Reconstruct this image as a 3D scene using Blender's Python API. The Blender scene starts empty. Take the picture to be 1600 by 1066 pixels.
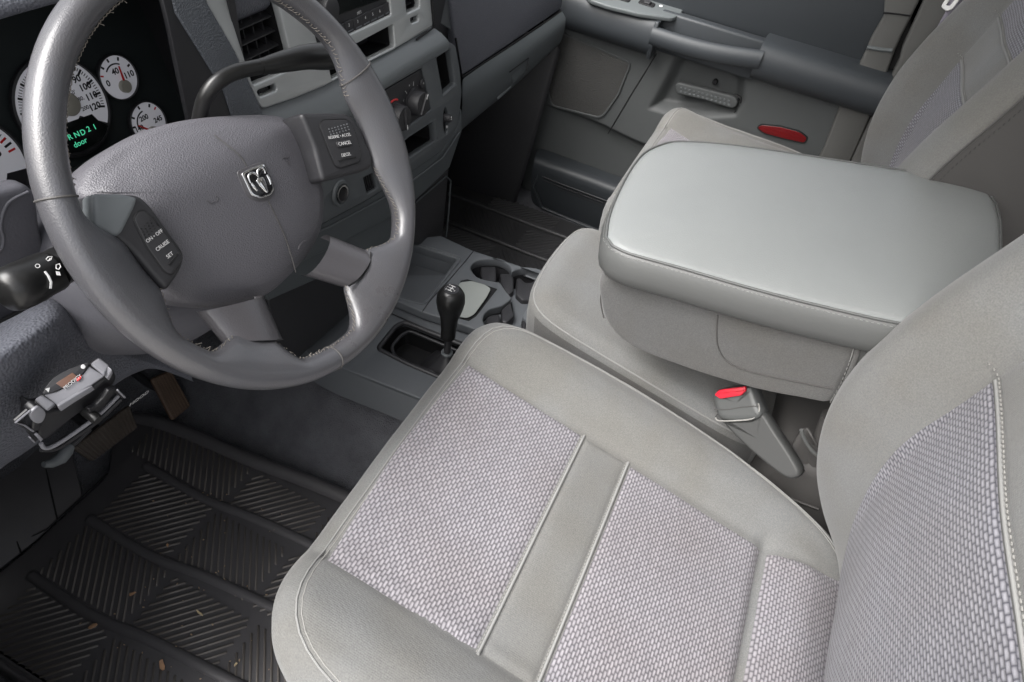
import bpy, bmesh, math, random
import numpy as np
from mathutils import Vector, Matrix, Euler, noise
R_ = math.radians
random.seed(7)
scn = bpy.context.scene
# ------------------------------------------------------------ camera
CL = Vector((-.8288, -.3887, 1.0766)); CE = Euler((.76419, -.13282, -1.13471), 'XYZ'); FPX = 1030.8
cd = bpy.data.cameras.new('camera'); cam = bpy.data.objects.new('camera', cd); scn.collection.objects.link(cam)
cam.location = CL; cam.rotation_euler = CE; cd.sensor_width = 36; cd.lens = FPX/1600*36; cd.clip_start = .01; cd.clip_end = 200
scn.camera = cam
CR = CE.to_matrix()
# ------------------------------------------------------------ sky, sun, exposure
w = bpy.data.worlds.new('World'); scn.world = w; w.use_nodes = True
nt = w.node_tree; bg = nt.nodes['Background']; sky = nt.nodes.new('ShaderNodeTexSky'); sky.sky_type = 'NISHITA'
sky.sun_disc = False; sky.sun_elevation = R_(48); sky.sun_rotation = R_(295); sky.air_density = 1.0; sky.dust_density = 7.0; sky.ozone_density = 1.0
hsv = nt.nodes.new('ShaderNodeHueSaturation'); hsv.inputs['Saturation'].default_value = .22
nt.links.new(sky.outputs[0], hsv.inputs['Color']); nt.links.new(hsv.outputs[0], bg.inputs[0]); bg.inputs[1].default_value = .15
sl = bpy.data.lights.new('sun', 'SUN'); sl.energy = 1.9; sl.angle = R_(32); sl.color = (1, .98, .97)
sun = bpy.data.objects.new('sun', sl); scn.collection.objects.link(sun)
sd = Vector((-.28, .42, .84))    # towards the sun: ahead, through the windscreen
sun.rotation_euler = sd.to_track_quat('Z', 'Y').to_euler()
scn.view_settings.view_transform = 'Standard'; scn.view_settings.look = 'None'; scn.view_settings.gamma = 1
scn.view_settings.exposure = 1.03
scn.cycles.max_bounces = 8
# ------------------------------------------------------------ helpers
def U(px, py, n, d):
    r = CR @ Vector(((px-800)/FPX, -(py-533)/FPX, -1)); n = Vector(n)
    return CL + r*((d-n.dot(CL))/n.dot(r))
class Frame:
    def __init__(s, o, n, ex=(1, 0, 0)):
        s.o = Vector(o); s.n = Vector(n).normalized(); e = Vector(ex); s.ex = (e-s.n*e.dot(s.n)).normalized(); s.ey = s.n.cross(s.ex)
    def P(s, a, b, h=0): return s.o+s.ex*a+s.ey*b+s.n*h
    def off(s, h): return Frame(s.o+s.n*h, s.n, s.ex)
    def px(s, x, y):
        q = U(x, y, s.n, s.n.dot(s.o))-s.o; return (q.dot(s.ex), q.dot(s.ey))
    def pl(s, pts): return [s.px(*p) for p in pts]
def setp(o, label=None, cat=None, group=None, kind=None):
    if label: o['label'] = label
    if cat: o['category'] = cat
    if group: o['group'] = group
    if kind: o['kind'] = kind
    return o
def thing(name, loc, label, cat, group=None):
    o = bpy.data.objects.new(name, None); scn.collection.objects.link(o); o.location = loc; o.empty_display_size = .05
    return setp(o, label, cat, group)
def wl(o):
    v = Vector(o.location)
    while o.parent: o = o.parent; v = v+Vector(o.location)
    return v
def mesh(name, vs, fs, mat, parent=None, smooth=True, uv=None, mi=None, mats=None, loc=None):
    me = bpy.data.meshes.new(name); off = wl(parent) if parent else Vector(loc or (0, 0, 0))
    me.from_pydata([Vector(v)-off for v in vs], [], fs); me.update()
    for m in (mats or [mat]): me.materials.append(m)
    if mi: me.polygons.foreach_set('material_index', mi)
    me.polygons.foreach_set('use_smooth', [smooth]*len(me.polygons))
    if uv:
        l = me.uv_layers.new(name='UVMap'); idx = [0]*len(me.loops); me.loops.foreach_get('vertex_index', idx)
        l.data.foreach_set('uv', [c for i in idx for c in uv[i]])
    o = bpy.data.objects.new(name, me); scn.collection.objects.link(o)
    if parent: o.parent = parent
    else: o.location = off
    return o
def fixn(o):
    b = bmesh.new(); b.from_mesh(o.data); bmesh.ops.recalc_face_normals(b, faces=b.faces); b.to_mesh(o.data); b.free(); return o
def subd(o, n=2):
    m = o.modifiers.new('sub', 'SUBSURF'); m.levels = n; m.render_levels = n; return o
def bevel(o, w_, n=3, ang=35):
    m = o.modifiers.new('bev', 'BEVEL'); m.width = w_; m.segments = n; m.limit_method = 'ANGLE'; m.angle_limit = R_(ang); m.harden_normals = False; return o
def smooth_ang(o, a=40):
    o.data.set_sharp_from_angle(angle=R_(a)); return o
def cat(pts, n=8, closed=True):
    """Catmull-Rom through points (any dimension)"""
    P = [np.array(p, float) for p in pts]; N = len(P); out = []
    rng = range(N) if closed else range(N-1)
    for i in rng:
        g = (lambda k: P[k % N]) if closed else (lambda k: P[min(max(k, 0), N-1)])
        p0, p1, p2, p3 = g(i-1), g(i), g(i+1), g(i+2)
        for j in range(n):
            t = j/n; out.append(.5*((2*p1)+(-p0+p2)*t+(2*p0-5*p1+4*p2-p3)*t*t+(-p0+3*p1-3*p2+p3)*t**3))
    if not closed: out.append(P[-1])
    return [tuple(o) for o in out]
def rnd(poly, r, n=5):
    """round the corners of a 2D polygon"""
    out = []; N = len(poly)
    for i in range(N):
        p = Vector(poly[i]); a = Vector(poly[i-1])-p; b = Vector(poly[(i+1) % N])-p
        rr = min(r, a.length*.45, b.length*.45); A = p+a.normalized()*rr; B = p+b.normalized()*rr
        for k in range(n+1):
            t = k/n; q = A*(1-t)**2+p*2*t*(1-t)+B*t*t; out.append((q.x, q.y))
    return out
def to_mesh_obj(name, cu, fr, mat, parent, loc=None, smooth=True):
    tmp = bpy.data.objects.new('tmp', cu); scn.collection.objects.link(tmp)
    dg = bpy.context.evaluated_depsgraph_get(); me = bpy.data.meshes.new_from_object(tmp.evaluated_get(dg))
    bpy.data.objects.remove(tmp); bpy.data.curves.remove(cu)
    off = wl(parent) if parent else Vector(loc or (0, 0, 0))
    for v in me.vertices: v.co = fr.P(v.co.x, v.co.y, v.co.z)-off
    b = bmesh.new(); b.from_mesh(me); bmesh.ops.remove_doubles(b, verts=b.verts, dist=1e-5)
    bmesh.ops.recalc_face_normals(b, faces=b.faces); b.to_mesh(me); b.free()
    me.name = name; me.materials.clear(); me.materials.append(mat)
    for p in me.polygons: p.use_smooth = smooth; p.material_index = 0
    if smooth: me.set_sharp_from_angle(angle=R_(38))
    o = bpy.data.objects.new(name, me); scn.collection.objects.link(o)
    if parent: o.parent = parent
    else: o.location = off
    return o
def plate(name, fr, outer, mat, parent=None, thick=.01, bev=.001, holes=(), loc=None, res=2):
    """slab whose front face lies on the frame plane; holes go through"""
    cu = bpy.data.curves.new(name, 'CURVE'); cu.dimensions = '2D'; cu.fill_mode = 'BOTH'
    bv = min(bev, thick/2.01); cu.extrude = thick/2-bv; cu.bevel_depth = bv; cu.bevel_resolution = res; cu.offset = -bv if bev >= .0004 else 0
    for L in [outer]+list(holes):
        s = cu.splines.new('POLY'); s.points.add(len(L)-1); s.use_cyclic_u = True
        for p, q in zip(s.points, L): p.co = (q[0], q[1], 0, 1)
    return to_mesh_obj(name, cu, fr.off(-thick/2), mat, parent, loc)
def recess(name, fr, outline, depth, mat, parent, shrink=1.0):
    """open box behind a hole: walls and a floor"""
    c = Vector((sum(p[0] for p in outline)/len(outline), sum(p[1] for p in outline)/len(outline)))
    a = [fr.P(p[0], p[1], -.0005) for p in outline]; b = [fr.P(c.x+(p[0]-c.x)*shrink, c.y+(p[1]-c.y)*shrink, -depth) for p in outline]
    n = len(a); return fixn(mesh(name, a+b, [(i, (i+1) % n, n+(i+1) % n, n+i) for i in range(n)]+[tuple(range(n, 2*n))], mat, parent, smooth=False))
def text(name, s, fr, a, b, size, mat, parent, rot=0, h=.0004, align='CENTER', bold=0):
    cu = bpy.data.curves.new(name, 'FONT'); cu.body = s; cu.size = size; cu.align_x = align; cu.align_y = 'CENTER'; cu.extrude = .0001; cu.resolution_u = 3; cu.offset = bold*size
    f2 = Frame(fr.P(a, b, h), fr.n, fr.ex*math.cos(rot)+fr.ey*math.sin(rot))
    o = to_mesh_obj(name, cu, f2, mat, parent, smooth=False); return o
def tube(name, pts, rad, mat, parent=None, seg=12, closed=False, loc=None, caps=True, flat=None):
    P = [Vector(p) for p in pts]; n = len(P); rs = rad if hasattr(rad, '__len__') else [rad]*n
    vs = []; up = None
    for i in range(n):
        t = (P[(i+1) % n]-P[i-1]) if closed else (P[min(i+1, n-1)]-P[max(i-1, 0)]); t.normalize()
        if up is None: up = t.orthogonal().normalized()
        up = (up-t*up.dot(t)).normalized(); s = t.cross(up)
        for k in range(seg):
            a = 2*math.pi*k/seg; vs.append(P[i]+(up*math.cos(a)+s*math.sin(a))*rs[i])
    fs = [(i*seg+k, i*seg+(k+1) % seg, ((i+1) % n)*seg+(k+1) % seg, ((i+1) % n)*seg+k) for i in range(n if closed else n-1) for k in range(seg)]
    if caps and not closed: fs += [tuple(range(seg))[::-1], tuple(range((n-1)*seg, n*seg))]
    o = fixn(mesh(name, vs, fs, mat, parent, loc=loc)); smooth_ang(o, 50); return o
def lathe(name, fr, prof, mat, parent=None, seg=32, a=0, b=0, loc=None, ang=40):
    vs = []; n = len(prof)
    for r, h in prof:
        for k in range(seg):
            t = 2*math.pi*k/seg; vs.append(fr.P(a+r*math.cos(t), b+r*math.sin(t), h))
    fs = [(i*seg+k, i*seg+(k+1) % seg, (i+1)*seg+(k+1) % seg, (i+1)*seg+k) for i in range(n-1) for k in range(seg)]
    if prof[0][0] > 1e-6: fs.append(tuple(range(seg)))
    if prof[-1][0] > 1e-6: fs.append(tuple(range((n-1)*seg, n*seg)))
    o = mesh(name, vs, fs, mat, parent, loc=loc)
    bm = bmesh.new(); bm.from_mesh(o.data); bmesh.ops.remove_doubles(bm, verts=bm.verts, dist=1e-6); bmesh.ops.recalc_face_normals(bm, faces=bm.faces); bm.to_mesh(o.data); bm.free()
    smooth_ang(o, ang); return o
def loft(name, fr, outline, prof, mat, parent=None, hfun=None, loc=None, capb=True, ang=50, crown=0):
    """outline rings inset by d at height h (prof list of (d,h)), centre filled by shrinking rings"""
    N = len(outline); O = [Vector(p) for p in outline]; area = sum(O[i-1].x*O[i].y-O[i].x*O[i-1].y for i in range(N))
    if area < 0: O.reverse()
    nr = []
    for i in range(N):
        t = (O[(i+1) % N]-O[i-1]).normalized(); nr.append(Vector((-t.y, t.x)))
    c = sum(O, Vector((0, 0)))/N; vs = []; hf = hfun or (lambda a, b: 0)
    rings = []
    for d, h in prof: rings.append(([O[i]+nr[i]*d for i in range(N)], h))
    last, hl = rings[-1]; h0_ = hl
    for f in (.95, .9, .84, .76, .62, .45, .28, .12): rings.append(([c+(p-c)*f for p in last], h0_+crown*(1-f**5)))
    hl = h0_+crown
    for pts, h in rings: vs += [fr.P(p.x, p.y, h+hf(p.x, p.y)) for p in pts]
    vs.append(fr.P(c.x, c.y, hl+hf(c.x, c.y)))
    fs = [(i*N+k, i*N+(k+1) % N, (i+1)*N+(k+1) % N, (i+1)*N+k) for i in range(len(rings)-1) for k in range(N)]
    m = (len(rings)-1)*N; fs += [(m+k, m+(k+1) % N, len(vs)-1) for k in range(N)]
    if capb: fs.append(tuple(range(N))[::-1])
    o = fixn(mesh(name, vs, fs, mat, parent, loc=loc)); smooth_ang(o, ang); return o
def grid(name, fn, nu, nv, mat, parent=None, uvf=None, mif=None, mats=None, loc=None):
    vs = []; uv = [] if uvf else None
    for j in range(nv+1):
        for i in range(nu+1):
            u, v = i/nu, j/nv; vs.append(fn(u, v))
            if uvf: uv.append(uvf(u, v))
    fs = [(j*(nu+1)+i, j*(nu+1)+i+1, (j+1)*(nu+1)+i+1, (j+1)*(nu+1)+i) for j in range(nv) for i in range(nu)]
    mi = [mif((i+.5)/nu, (j+.5)/nv) for j in range(nv) for i in range(nu)] if mif else None
    return mesh(name, vs, fs, mat, parent, uv=uv, mi=mi, mats=mats, loc=loc)
def poly3(name, pts, mat, parent=None, thick=0.0, bev=0.0, loc=None):
    """polygon from 3D points (roughly planar) given thickness away from the camera side"""
    P = [Vector(p) for p in pts]; n = Vector((0, 0, 0))
    for i in range(len(P)): n += P[i-1].cross(P[i])
    n.normalize(); c = sum(P, Vector((0, 0, 0)))/len(P)
    if n.dot(CL-c) < 0: n = -n
    k = len(P); vs = P+[p-n*thick for p in P]
    fs = [tuple(range(k)), tuple(range(k, 2*k))[::-1]]+[(i, (i+1) % k, k+(i+1) % k, k+i) for i in range(k)]
    o = fixn(mesh(name, vs, fs, mat, parent, smooth=bev > 0, loc=loc))
    if bev: bevel(o, bev)
    return o
def box(name, lo, hi, mat, parent=None, bev=.003, loc=None):
    x0, y0, z0 = lo; x1, y1, z1 = hi
    vs = [(x0, y0, z0), (x1, y0, z0), (x1, y1, z0), (x0, y1, z0), (x0, y0, z1), (x1, y0, z1), (x1, y1, z1), (x0, y1, z1)]
    o = mesh(name, vs, [(0, 3, 2, 1), (4, 5, 6, 7), (0, 1, 5, 4), (1, 2, 6, 5), (2, 3, 7, 6), (3, 0, 4, 7)], mat, parent, loc=loc)
    if bev: bevel(o, bev)
    else:
        for p in o.data.polygons: p.use_smooth = False
    return o
def merge(name, parts, parent=None):
    """several temporary meshes of one part into one mesh"""
    b = bmesh.new()
    for o in parts:
        dg = bpy.context.evaluated_depsgraph_get(); me = bpy.data.meshes.new_from_object(o.evaluated_get(dg)); b.from_mesh(me); bpy.data.meshes.remove(me)
    me = bpy.data.meshes.new(name); b.to_mesh(me); b.free(); me.materials.append(parts[0].data.materials[0])
    base = parts[0]; o = bpy.data.objects.new(name, me); scn.collection.objects.link(o); o.parent = base.parent; o.location = base.location
    for q in parts: bpy.data.objects.remove(q)
    return o
def sst(x): x = min(max(x, 0), 1); return x*x*(3-2*x)
def ip(x, xs, ys): return float(np.interp(x, xs, ys))
def ips(x, xs, ys):
    """smooth interpolation"""
    i = int(np.searchsorted(xs, x))-1
    if i < 0: return ys[0]
    if i >= len(xs)-1: return ys[-1]
    n = len(xs); t = (x-xs[i])/(xs[i+1]-xs[i]); h = xs[i+1]-xs[i]
    def sl_(k):
        if k <= 0: return (ys[1]-ys[0])/(xs[1]-xs[0])
        if k >= n-1: return (ys[-1]-ys[-2])/(xs[-1]-xs[-2])
        return (ys[k+1]-ys[k-1])/(xs[k+1]-xs[k-1])
    return (2*t**3-3*t**2+1)*ys[i]+(t**3-2*t**2+t)*h*sl_(i)+(-2*t**3+3*t**2)*ys[i+1]+(t**3-t**2)*h*sl_(i+1)
# ------------------------------------------------------------ materials
def mat(name, col, rough=.5, metal=0, spec=.5, bump=None, bscale=600, bdist=.0004, var=.0, vscale=12, sheen=0, btype='noise', emit=None, coat=0, col2=None, rvar=0):
    m = bpy.data.materials.new(name); m.use_nodes = True; N = m.node_tree.nodes; L = m.node_tree.links; p = N['Principled BSDF']
    p.inputs['Base Color'].default_value = (*col, 1); p.inputs['Roughness'].default_value = rough; p.inputs['Metallic'].default_value = metal
    p.inputs['Specular IOR Level'].default_value = spec; p.inputs['Coat Weight'].default_value = coat; p.inputs['Coat Roughness'].default_value = .16
    if sheen: p.inputs['Sheen Weight'].default_value = sheen; p.inputs['Sheen Roughness'].default_value = .5
    tc = N.new('ShaderNodeTexCoord')
    if var:
        n1 = N.new('ShaderNodeTexNoise'); n1.inputs['Scale'].default_value = vscale; n1.inputs['Detail'].default_value = 5; n1.inputs['Roughness'].default_value = .6
        L.new(tc.outputs['Object'], n1.inputs['Vector'])
        rp = N.new('ShaderNodeValToRGB'); rp.color_ramp.elements[0].position = .15; rp.color_ramp.elements[1].position = .85
        c2 = col2 or tuple(c*(1-var) for c in col); c1 = col if col2 else tuple(min(c*(1+var), 1) for c in col)
        rp.color_ramp.elements[0].color = (*c2, 1); rp.color_ramp.elements[1].color = (*c1, 1)
        L.new(n1.outputs['Fac'], rp.inputs['Fac']); L.new(rp.outputs[0], p.inputs['Base Color'])
        if rvar:
            mr = N.new('ShaderNodeMapRange'); mr.inputs['To Min'].default_value = rough-rvar; mr.inputs['To Max'].default_value = rough+rvar
            mr.inputs['From Min'].default_value = .2; mr.inputs['From Max'].default_value = .8
            L.new(n1.outputs['Fac'], mr.inputs['Value']); L.new(mr.outputs[0], p.inputs['Roughness'])
    if bump:
        if btype == 'noise': t = N.new('ShaderNodeTexNoise'); t.inputs['Scale'].default_value = bscale; t.inputs['Detail'].default_value = 3; out = t.outputs['Fac']
        else: t = N.new('ShaderNodeTexVoronoi'); t.inputs['Scale'].default_value = bscale; out = t.outputs['Distance']
        if btype == 'vorF': t.feature = 'SMOOTH_F1'
        L.new(tc.outputs['Object'], t.inputs['Vector'])
        b = N.new('ShaderNodeBump'); b.inputs['Strength'].default_value = bump; b.inputs['Distance'].default_value = bdist
        L.new(out, b.inputs['Height']); L.new(b.outputs[0], p.inputs['Normal'])
    if emit: p.inputs['Emission Color'].default_value = (*emit[:3], 1); p.inputs['Emission Strength'].default_value = emit[3]
    return m
def twill(name, col, scale=1):
    """solid seat cloth: fine woven grain, faint mottling and worn stains"""
    m = mat(name, col, .9, spec=.2, sheen=.2); N = m.node_tree.nodes; L = m.node_tree.links; p = N['Principled BSDF']
    tc = N.new('ShaderNodeTexCoord'); n1 = N.new('ShaderNodeTexNoise'); n1.inputs['Scale'].default_value = 8; n1.inputs['Detail'].default_value = 4
    n2 = N.new('ShaderNodeTexNoise'); n2.inputs['Scale'].default_value = 620*scale; n2.inputs['Detail'].default_value = 2
    vo = N.new('ShaderNodeTexVoronoi'); vo.inputs['Scale'].default_value = 480*scale; vo.inputs['Randomness'].default_value = .35
    for n in (n1, n2, vo): L.new(tc.outputs['Object'], n.inputs['Vector'])
    r1 = N.new('ShaderNodeValToRGB'); r1.color_ramp.elements[0].position = .34; r1.color_ramp.elements[1].position = .62
    r1.color_ramp.elements[0].color = (col[0]*.90, col[1]*.87, col[2]*.82, 1); r1.color_ramp.elements[1].color = (*col, 1); L.new(n1.outputs['Fac'], r1.inputs['Fac'])
    r2 = N.new('ShaderNodeValToRGB'); r2.color_ramp.elements[0].position = .25; r2.color_ramp.elements[1].position = .75
    r2.color_ramp.elements[0].color = (.72, .72, .74, 1); r2.color_ramp.elements[1].color = (1, 1, 1, 1); L.new(n2.outputs['Fac'], r2.inputs['Fac'])
    mx = N.new('ShaderNodeMixRGB'); mx.blend_type = 'MULTIPLY'; mx.inputs['Fac'].default_value = 1; L.new(r1.outputs[0], mx.inputs[1]); L.new(r2.outputs[0], mx.inputs[2]); L.new(mx.outputs[0], p.inputs['Base Color'])
    b = N.new('ShaderNodeBump'); b.inputs['Strength'].default_value = .5; b.inputs['Distance'].default_value = .0006
    L.new(vo.outputs['Distance'], b.inputs['Height']); L.new(b.outputs[0], p.inputs['Normal'])
    return m
def rice(name, c1=(.305, .292, .312), c2=(.085, .081, .09), bw=.0086, rh=.0038):
    """seat insert: staggered rice-grain weave on the UVs (metres)"""
    m = mat(name, c1, .85, spec=.2, sheen=.15); N = m.node_tree.nodes; L = m.node_tree.links; p = N['Principled BSDF']
    uv = N.new('ShaderNodeUVMap'); nz = N.new('ShaderNodeTexNoise'); nz.inputs['Scale'].default_value = 160; L.new(uv.outputs[0], nz.inputs['Vector'])
    ad = N.new('ShaderNodeVectorMath'); ad.operation = 'SCALE'; ad.inputs['Scale'].default_value = .0016
    sb = N.new('ShaderNodeVectorMath'); sb.operation = 'ADD'; L.new(nz.outputs['Color'], ad.inputs[0]); L.new(ad.outputs[0], sb.inputs[0]); L.new(uv.outputs[0], sb.inputs[1])
    def mth(op, a, b_=None):
        n = N.new('ShaderNodeMath'); n.operation = op
        for k, q in enumerate((a, b_)):
            if q is None: continue
            if isinstance(q, (int, float)): n.inputs[k].default_value = q
            else: L.new(q, n.inputs[k])
        return n.outputs[0]
    sx = N.new('ShaderNodeSeparateXYZ'); L.new(sb.outputs[0], sx.inputs[0])
    vv = mth('DIVIDE', sx.outputs[1], rh); row = mth('FLOOR', vv); fv = mth('FRACT', vv)
    uu = mth('ADD', mth('DIVIDE', sx.outputs[0], bw), mth('MULTIPLY', mth('MODULO', mth('ABSOLUTE', row), 2), .5)); col_ = mth('FLOOR', uu); fu = mth('FRACT', uu)
    sv = mth('POWER', mth('SINE', mth('MULTIPLY', fv, math.pi)), .75)
    su = mth('SUBTRACT', 1, mth('POWER', mth('ABSOLUTE', mth('SUBTRACT', mth('MULTIPLY', fu, 2), 1)), 3.5))
    s = mth('MULTIPLY', sv, su)
    cb = N.new('ShaderNodeCombineXYZ'); L.new(row, cb.inputs[0]); L.new(col_, cb.inputs[1]); wn = N.new('ShaderNodeTexWhiteNoise'); wn.noise_dimensions = '2D'; L.new(cb.outputs[0], wn.inputs['Vector'])
    fib = N.new('ShaderNodeTexNoise'); fib.inputs['Scale'].default_value = 900; fib.inputs['Detail'].default_value = 2; L.new(uv.outputs[0], fib.inputs['Vector'])
    s2 = mth('MULTIPLY', s, mth('ADD', mth('MULTIPLY', wn.outputs['Value'], .22), mth('ADD', mth('MULTIPLY', fib.outputs['Fac'], .4), .62)))
    mc = N.new('ShaderNodeMixRGB'); mc.inputs[1].default_value = (*c2, 1); mc.inputs[2].default_value = (*c1, 1); L.new(s2, mc.inputs[0]); mc.use_clamp = True
    n2 = N.new('ShaderNodeTexNoise'); n2.inputs['Scale'].default_value = 9; n2.inputs['Detail'].default_value = 4; L.new(uv.outputs[0], n2.inputs['Vector'])
    mx = N.new('ShaderNodeMixRGB'); mx.blend_type = 'MULTIPLY'; mx.inputs['Fac'].default_value = .22; L.new(mc.outputs[0], mx.inputs['Color1'])
    rp = N.new('ShaderNodeValToRGB'); rp.color_ramp.elements[0].position = .35; rp.color_ramp.elements[0].color = (.82, .74, .66, 1); rp.color_ramp.elements[1].position = .6; rp.color_ramp.elements[1].color = (1, 1, 1, 1)
    L.new(n2.outputs['Fac'], rp.inputs['Fac']); L.new(rp.outputs[0], mx.inputs['Color2']); L.new(mx.outputs[0], p.inputs['Base Color'])
    b = N.new('ShaderNodeBump'); b.inputs['Strength'].default_value = .6; b.inputs['Distance'].default_value = .0012; L.new(s, b.inputs['Height']); L.new(b.outputs[0], p.inputs['Normal'])
    return m
M = dict(
 cloth=twill('seat_cloth', (.185, .188, .184)), cloth_d=twill('seat_side_cloth', (.11, .11, .108)),  # cloth_d: darker copy of the seat cloth, shade painted into side faces
 weave=rice('seat_insert_weave'), weave_b=rice('seat_back_weave', (.285, .282, .308), (.058, .058, .072), .0088, .0040),
 piping=mat('piping', (.235, .235, .228), .8), thread=mat('thread', (.27, .265, .25), .8), wthread=mat('wheel_thread', (.22, .20, .175), .8), thread_d=mat('dark_thread', (.05, .05, .05), .8),
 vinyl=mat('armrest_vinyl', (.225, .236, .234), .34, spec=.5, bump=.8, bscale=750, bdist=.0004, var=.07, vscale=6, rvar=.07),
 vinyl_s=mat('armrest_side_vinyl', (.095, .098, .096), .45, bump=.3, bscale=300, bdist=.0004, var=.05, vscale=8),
 sidev=mat('seat_side_vinyl', (.065, .062, .060), .6, bump=.4, bscale=350, bdist=.0004),
 dash=mat('dash_plastic', (.115, .12, .14), .46, bump=1, bscale=420, bdist=.0010, btype='vorF', var=.04),
 dash_s=mat('dash_satin', (.105, .115, .122), .45, bump=.15, bscale=900, bdist=.0002, var=.04),
 shelf=mat('dash_shelf', (.155, .17, .178), .4, bump=.1, bscale=900, bdist=.0002),
 glove=mat('glovebox_plastic', (.085, .096, .102), .6, bump=.6, bscale=420, bdist=.0005, var=.05),
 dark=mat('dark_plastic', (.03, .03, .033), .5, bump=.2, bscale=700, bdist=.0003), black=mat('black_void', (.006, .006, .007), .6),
 pan=mat('panel_black', (.028, .028, .031), .42, bump=.15, bscale=800, bdist=.0002),
 silver=mat('silver_trim', (.50, .52, .52), .32, metal=.35, var=.03), chrome=mat('chrome', (.8, .8, .8), .12, metal=1),
 carbon=mat('carbon_texture_strip', (.11, .12, .135), .42, bump=1, bscale=520, bdist=.0008, btype='vor'),
 leather=mat('wheel_leather', (.078, .081, .092), .30, bump=.8, bscale=850, bdist=.0004, coat=.4, var=.1, vscale=16, col2=(.074, .071, .074), rvar=.05),
 wpad=mat('wheel_pad', (.105, .103, .115), .42, bump=1, bscale=900, bdist=.0005, btype='vorF', var=.03),
 wsp=mat('wheel_spoke', (.075, .072, .078), .28, coat=.3, bump=.6, bscale=700, bdist=.0005), col=mat('column_plastic', (.105, .105, .12), .5, bump=.5, bscale=450, bdist=.0004),
 worn=mat('worn_mark', (.23, .10, .06), .6), paper=mat('dial_white', (.80, .80, .82), .6, spec=.2, emit=(.9, .9, 1, .06)), ink=mat('dial_black', (.012, .012, .014), .6), red=mat('dial_red', (.75, .02, .02), .4),  # dial_white has a faint glow added to brighten the gauge faces
 hub=mat('needle_hub', (.42, .40, .34), .45), white=mat('white_print', (.62, .62, .62), .5), green=mat('display_green', (.05, .5, .3), .5, emit=(.12, .9, .5, .30)),
 lens=mat('display_glass', (.01, .012, .012), .15, spec=.15), cface=mat('cluster_black', (.030, .036, .037), .5, spec=.15), doorw=mat('door_warm_grey', (.070, .075, .076), .6, bump=.35, bscale=500, bdist=.0003, var=.03),
 doord=mat('door_dark_grey', (.034, .039, .044), .5, bump=.3, bscale=500, bdist=.0003, var=.03), doorm=mat('door_mid_grey', (.11, .122, .125), .45, bump=.2, bscale=600, bdist=.0003),
 grille=mat('speaker_mesh', (.055, .055, .053), .7, bump=1, bscale=330, bdist=.0015, btype='vor'),
 refl=mat('red_reflector', (.14, .002, .004), .25, coat=.5), buck=mat('buckle_grey', (.070, .073, .072), .42, bump=.1, bscale=500), bslv=mat('buckle_sleeve', (.042, .043, .042), .55, bump=.2, bscale=500), bred=mat('buckle_red', (.55, .012, .03), .35),
 knob=mat('shift_knob_black', (.012, .012, .012), .33), rub=mat('mat_rubber', (.095, .089, .087), .45, bump=.3, bscale=300, bdist=.0004, var=.25, vscale=14, rvar=.08, col2=(.13, .115, .10)),
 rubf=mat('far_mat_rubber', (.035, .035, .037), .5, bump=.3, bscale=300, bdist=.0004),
 rubg=mat('mat_rubber_smooth', (.082, .079, .083), .42, bump=.2, bscale=200, bdist=.0003, var=.2, vscale=9),
 carpet=mat('carpet', (.14, .142, .155), .95, spec=.1, bump=1, bscale=420, bdist=.005, var=.32, vscale=22),
 pedal=mat('pedal_rubber_brown', (.13, .085, .060), .6, bump=.4, bscale=200, bdist=.0008, var=.4, vscale=30),
 pedaln=mat('brake_rubber', (.085, .068, .056), .6, bump=.4, bscale=200, bdist=.0008, var=.4, vscale=30),
 leaf=mat('leaf_tan', (.45, .27, .16), .8, var=.3, vscale=60), leafp=mat('straw', (.55, .45, .28), .8), crumb=mat('crumb', (.35, .26, .18), .9, var=.3, vscale=200),
 console=mat('console_grey', (.115, .124, .134), .48, bump=.2, bscale=800, bdist=.0002, var=.05, vscale=15), flap=mat('ash_flap', (.30, .32, .305), .5, bump=.1, bscale=300),
 ctrl=mat('controller_grey', (.22, .22, .24), .35, bump=.2, bscale=700, bdist=.0003), ctrlb=mat('controller_black', (.012, .012, .014), .4),
 gloss=mat('gloss_black', (.01, .01, .012), .12), screen=mat('brown_display', (.16, .085, .06), .3), belt=mat('belt_webbing', (.33, .31, .37), .75, bump=.5, bscale=500, bdist=.0004), ivory=mat('belt_tongue_white', (.75, .75, .73), .4),
 conc=mat('concrete', (.36, .35, .33), .9, var=.1, vscale=2), head=mat('headliner', (.35, .35, .33), .95), out=mat('body_paint', (.3, .3, .3), .5), pillar=mat('pillar_trim_grey', (.10, .10, .095), .6, bump=.4, bscale=400, bdist=.0003), seal=mat('rubber_seal', (.008, .008, .008), .7),
)
ST = 'structure'
# ------------------------------------------------------------ structure: floor, firewall, roof, rear wall
def floor_fn(u, v):
    x = -.84+1.64*u; y = -1.7+2.35*v
    z = .12*(1-sst((abs(x+.02)-.18)/.15))            # transmission tunnel
    z += .35*sst((y-.42)/.25)                          # toe board rises
    z += .004*math.sin(23*x+9*y)*math.sin(17*y)
    return (x, y, z-.006)
setp(grid('floor', floor_fn, 160, 160, M['carpet']), kind=ST)
setp(box('firewall', (-.80, .66, -.02), (.80, .70, .83), M['dark'], bev=0), kind=ST)
setp(box('roof', (-.55, -1.7, 1.36), (.76, .0, 1.40), M['head'], bev=.01), kind=ST)  # unseen roof added to shade the cab, cut short driver side to admit sky
setp(box('rear_wall', (-.74, -1.74, 0), (.74, -1.70, .95), M['dark'], bev=0), kind=ST)
setp(mesh('ground', [(-40, -40, -.62), (40, -40, -.62), (40, 40, -.62), (-40, 40, -.62)], [(0, 1, 2, 3)], M['conc'], smooth=False), kind=ST)  # unseen pale ground added to bounce daylight in through the open door
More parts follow.
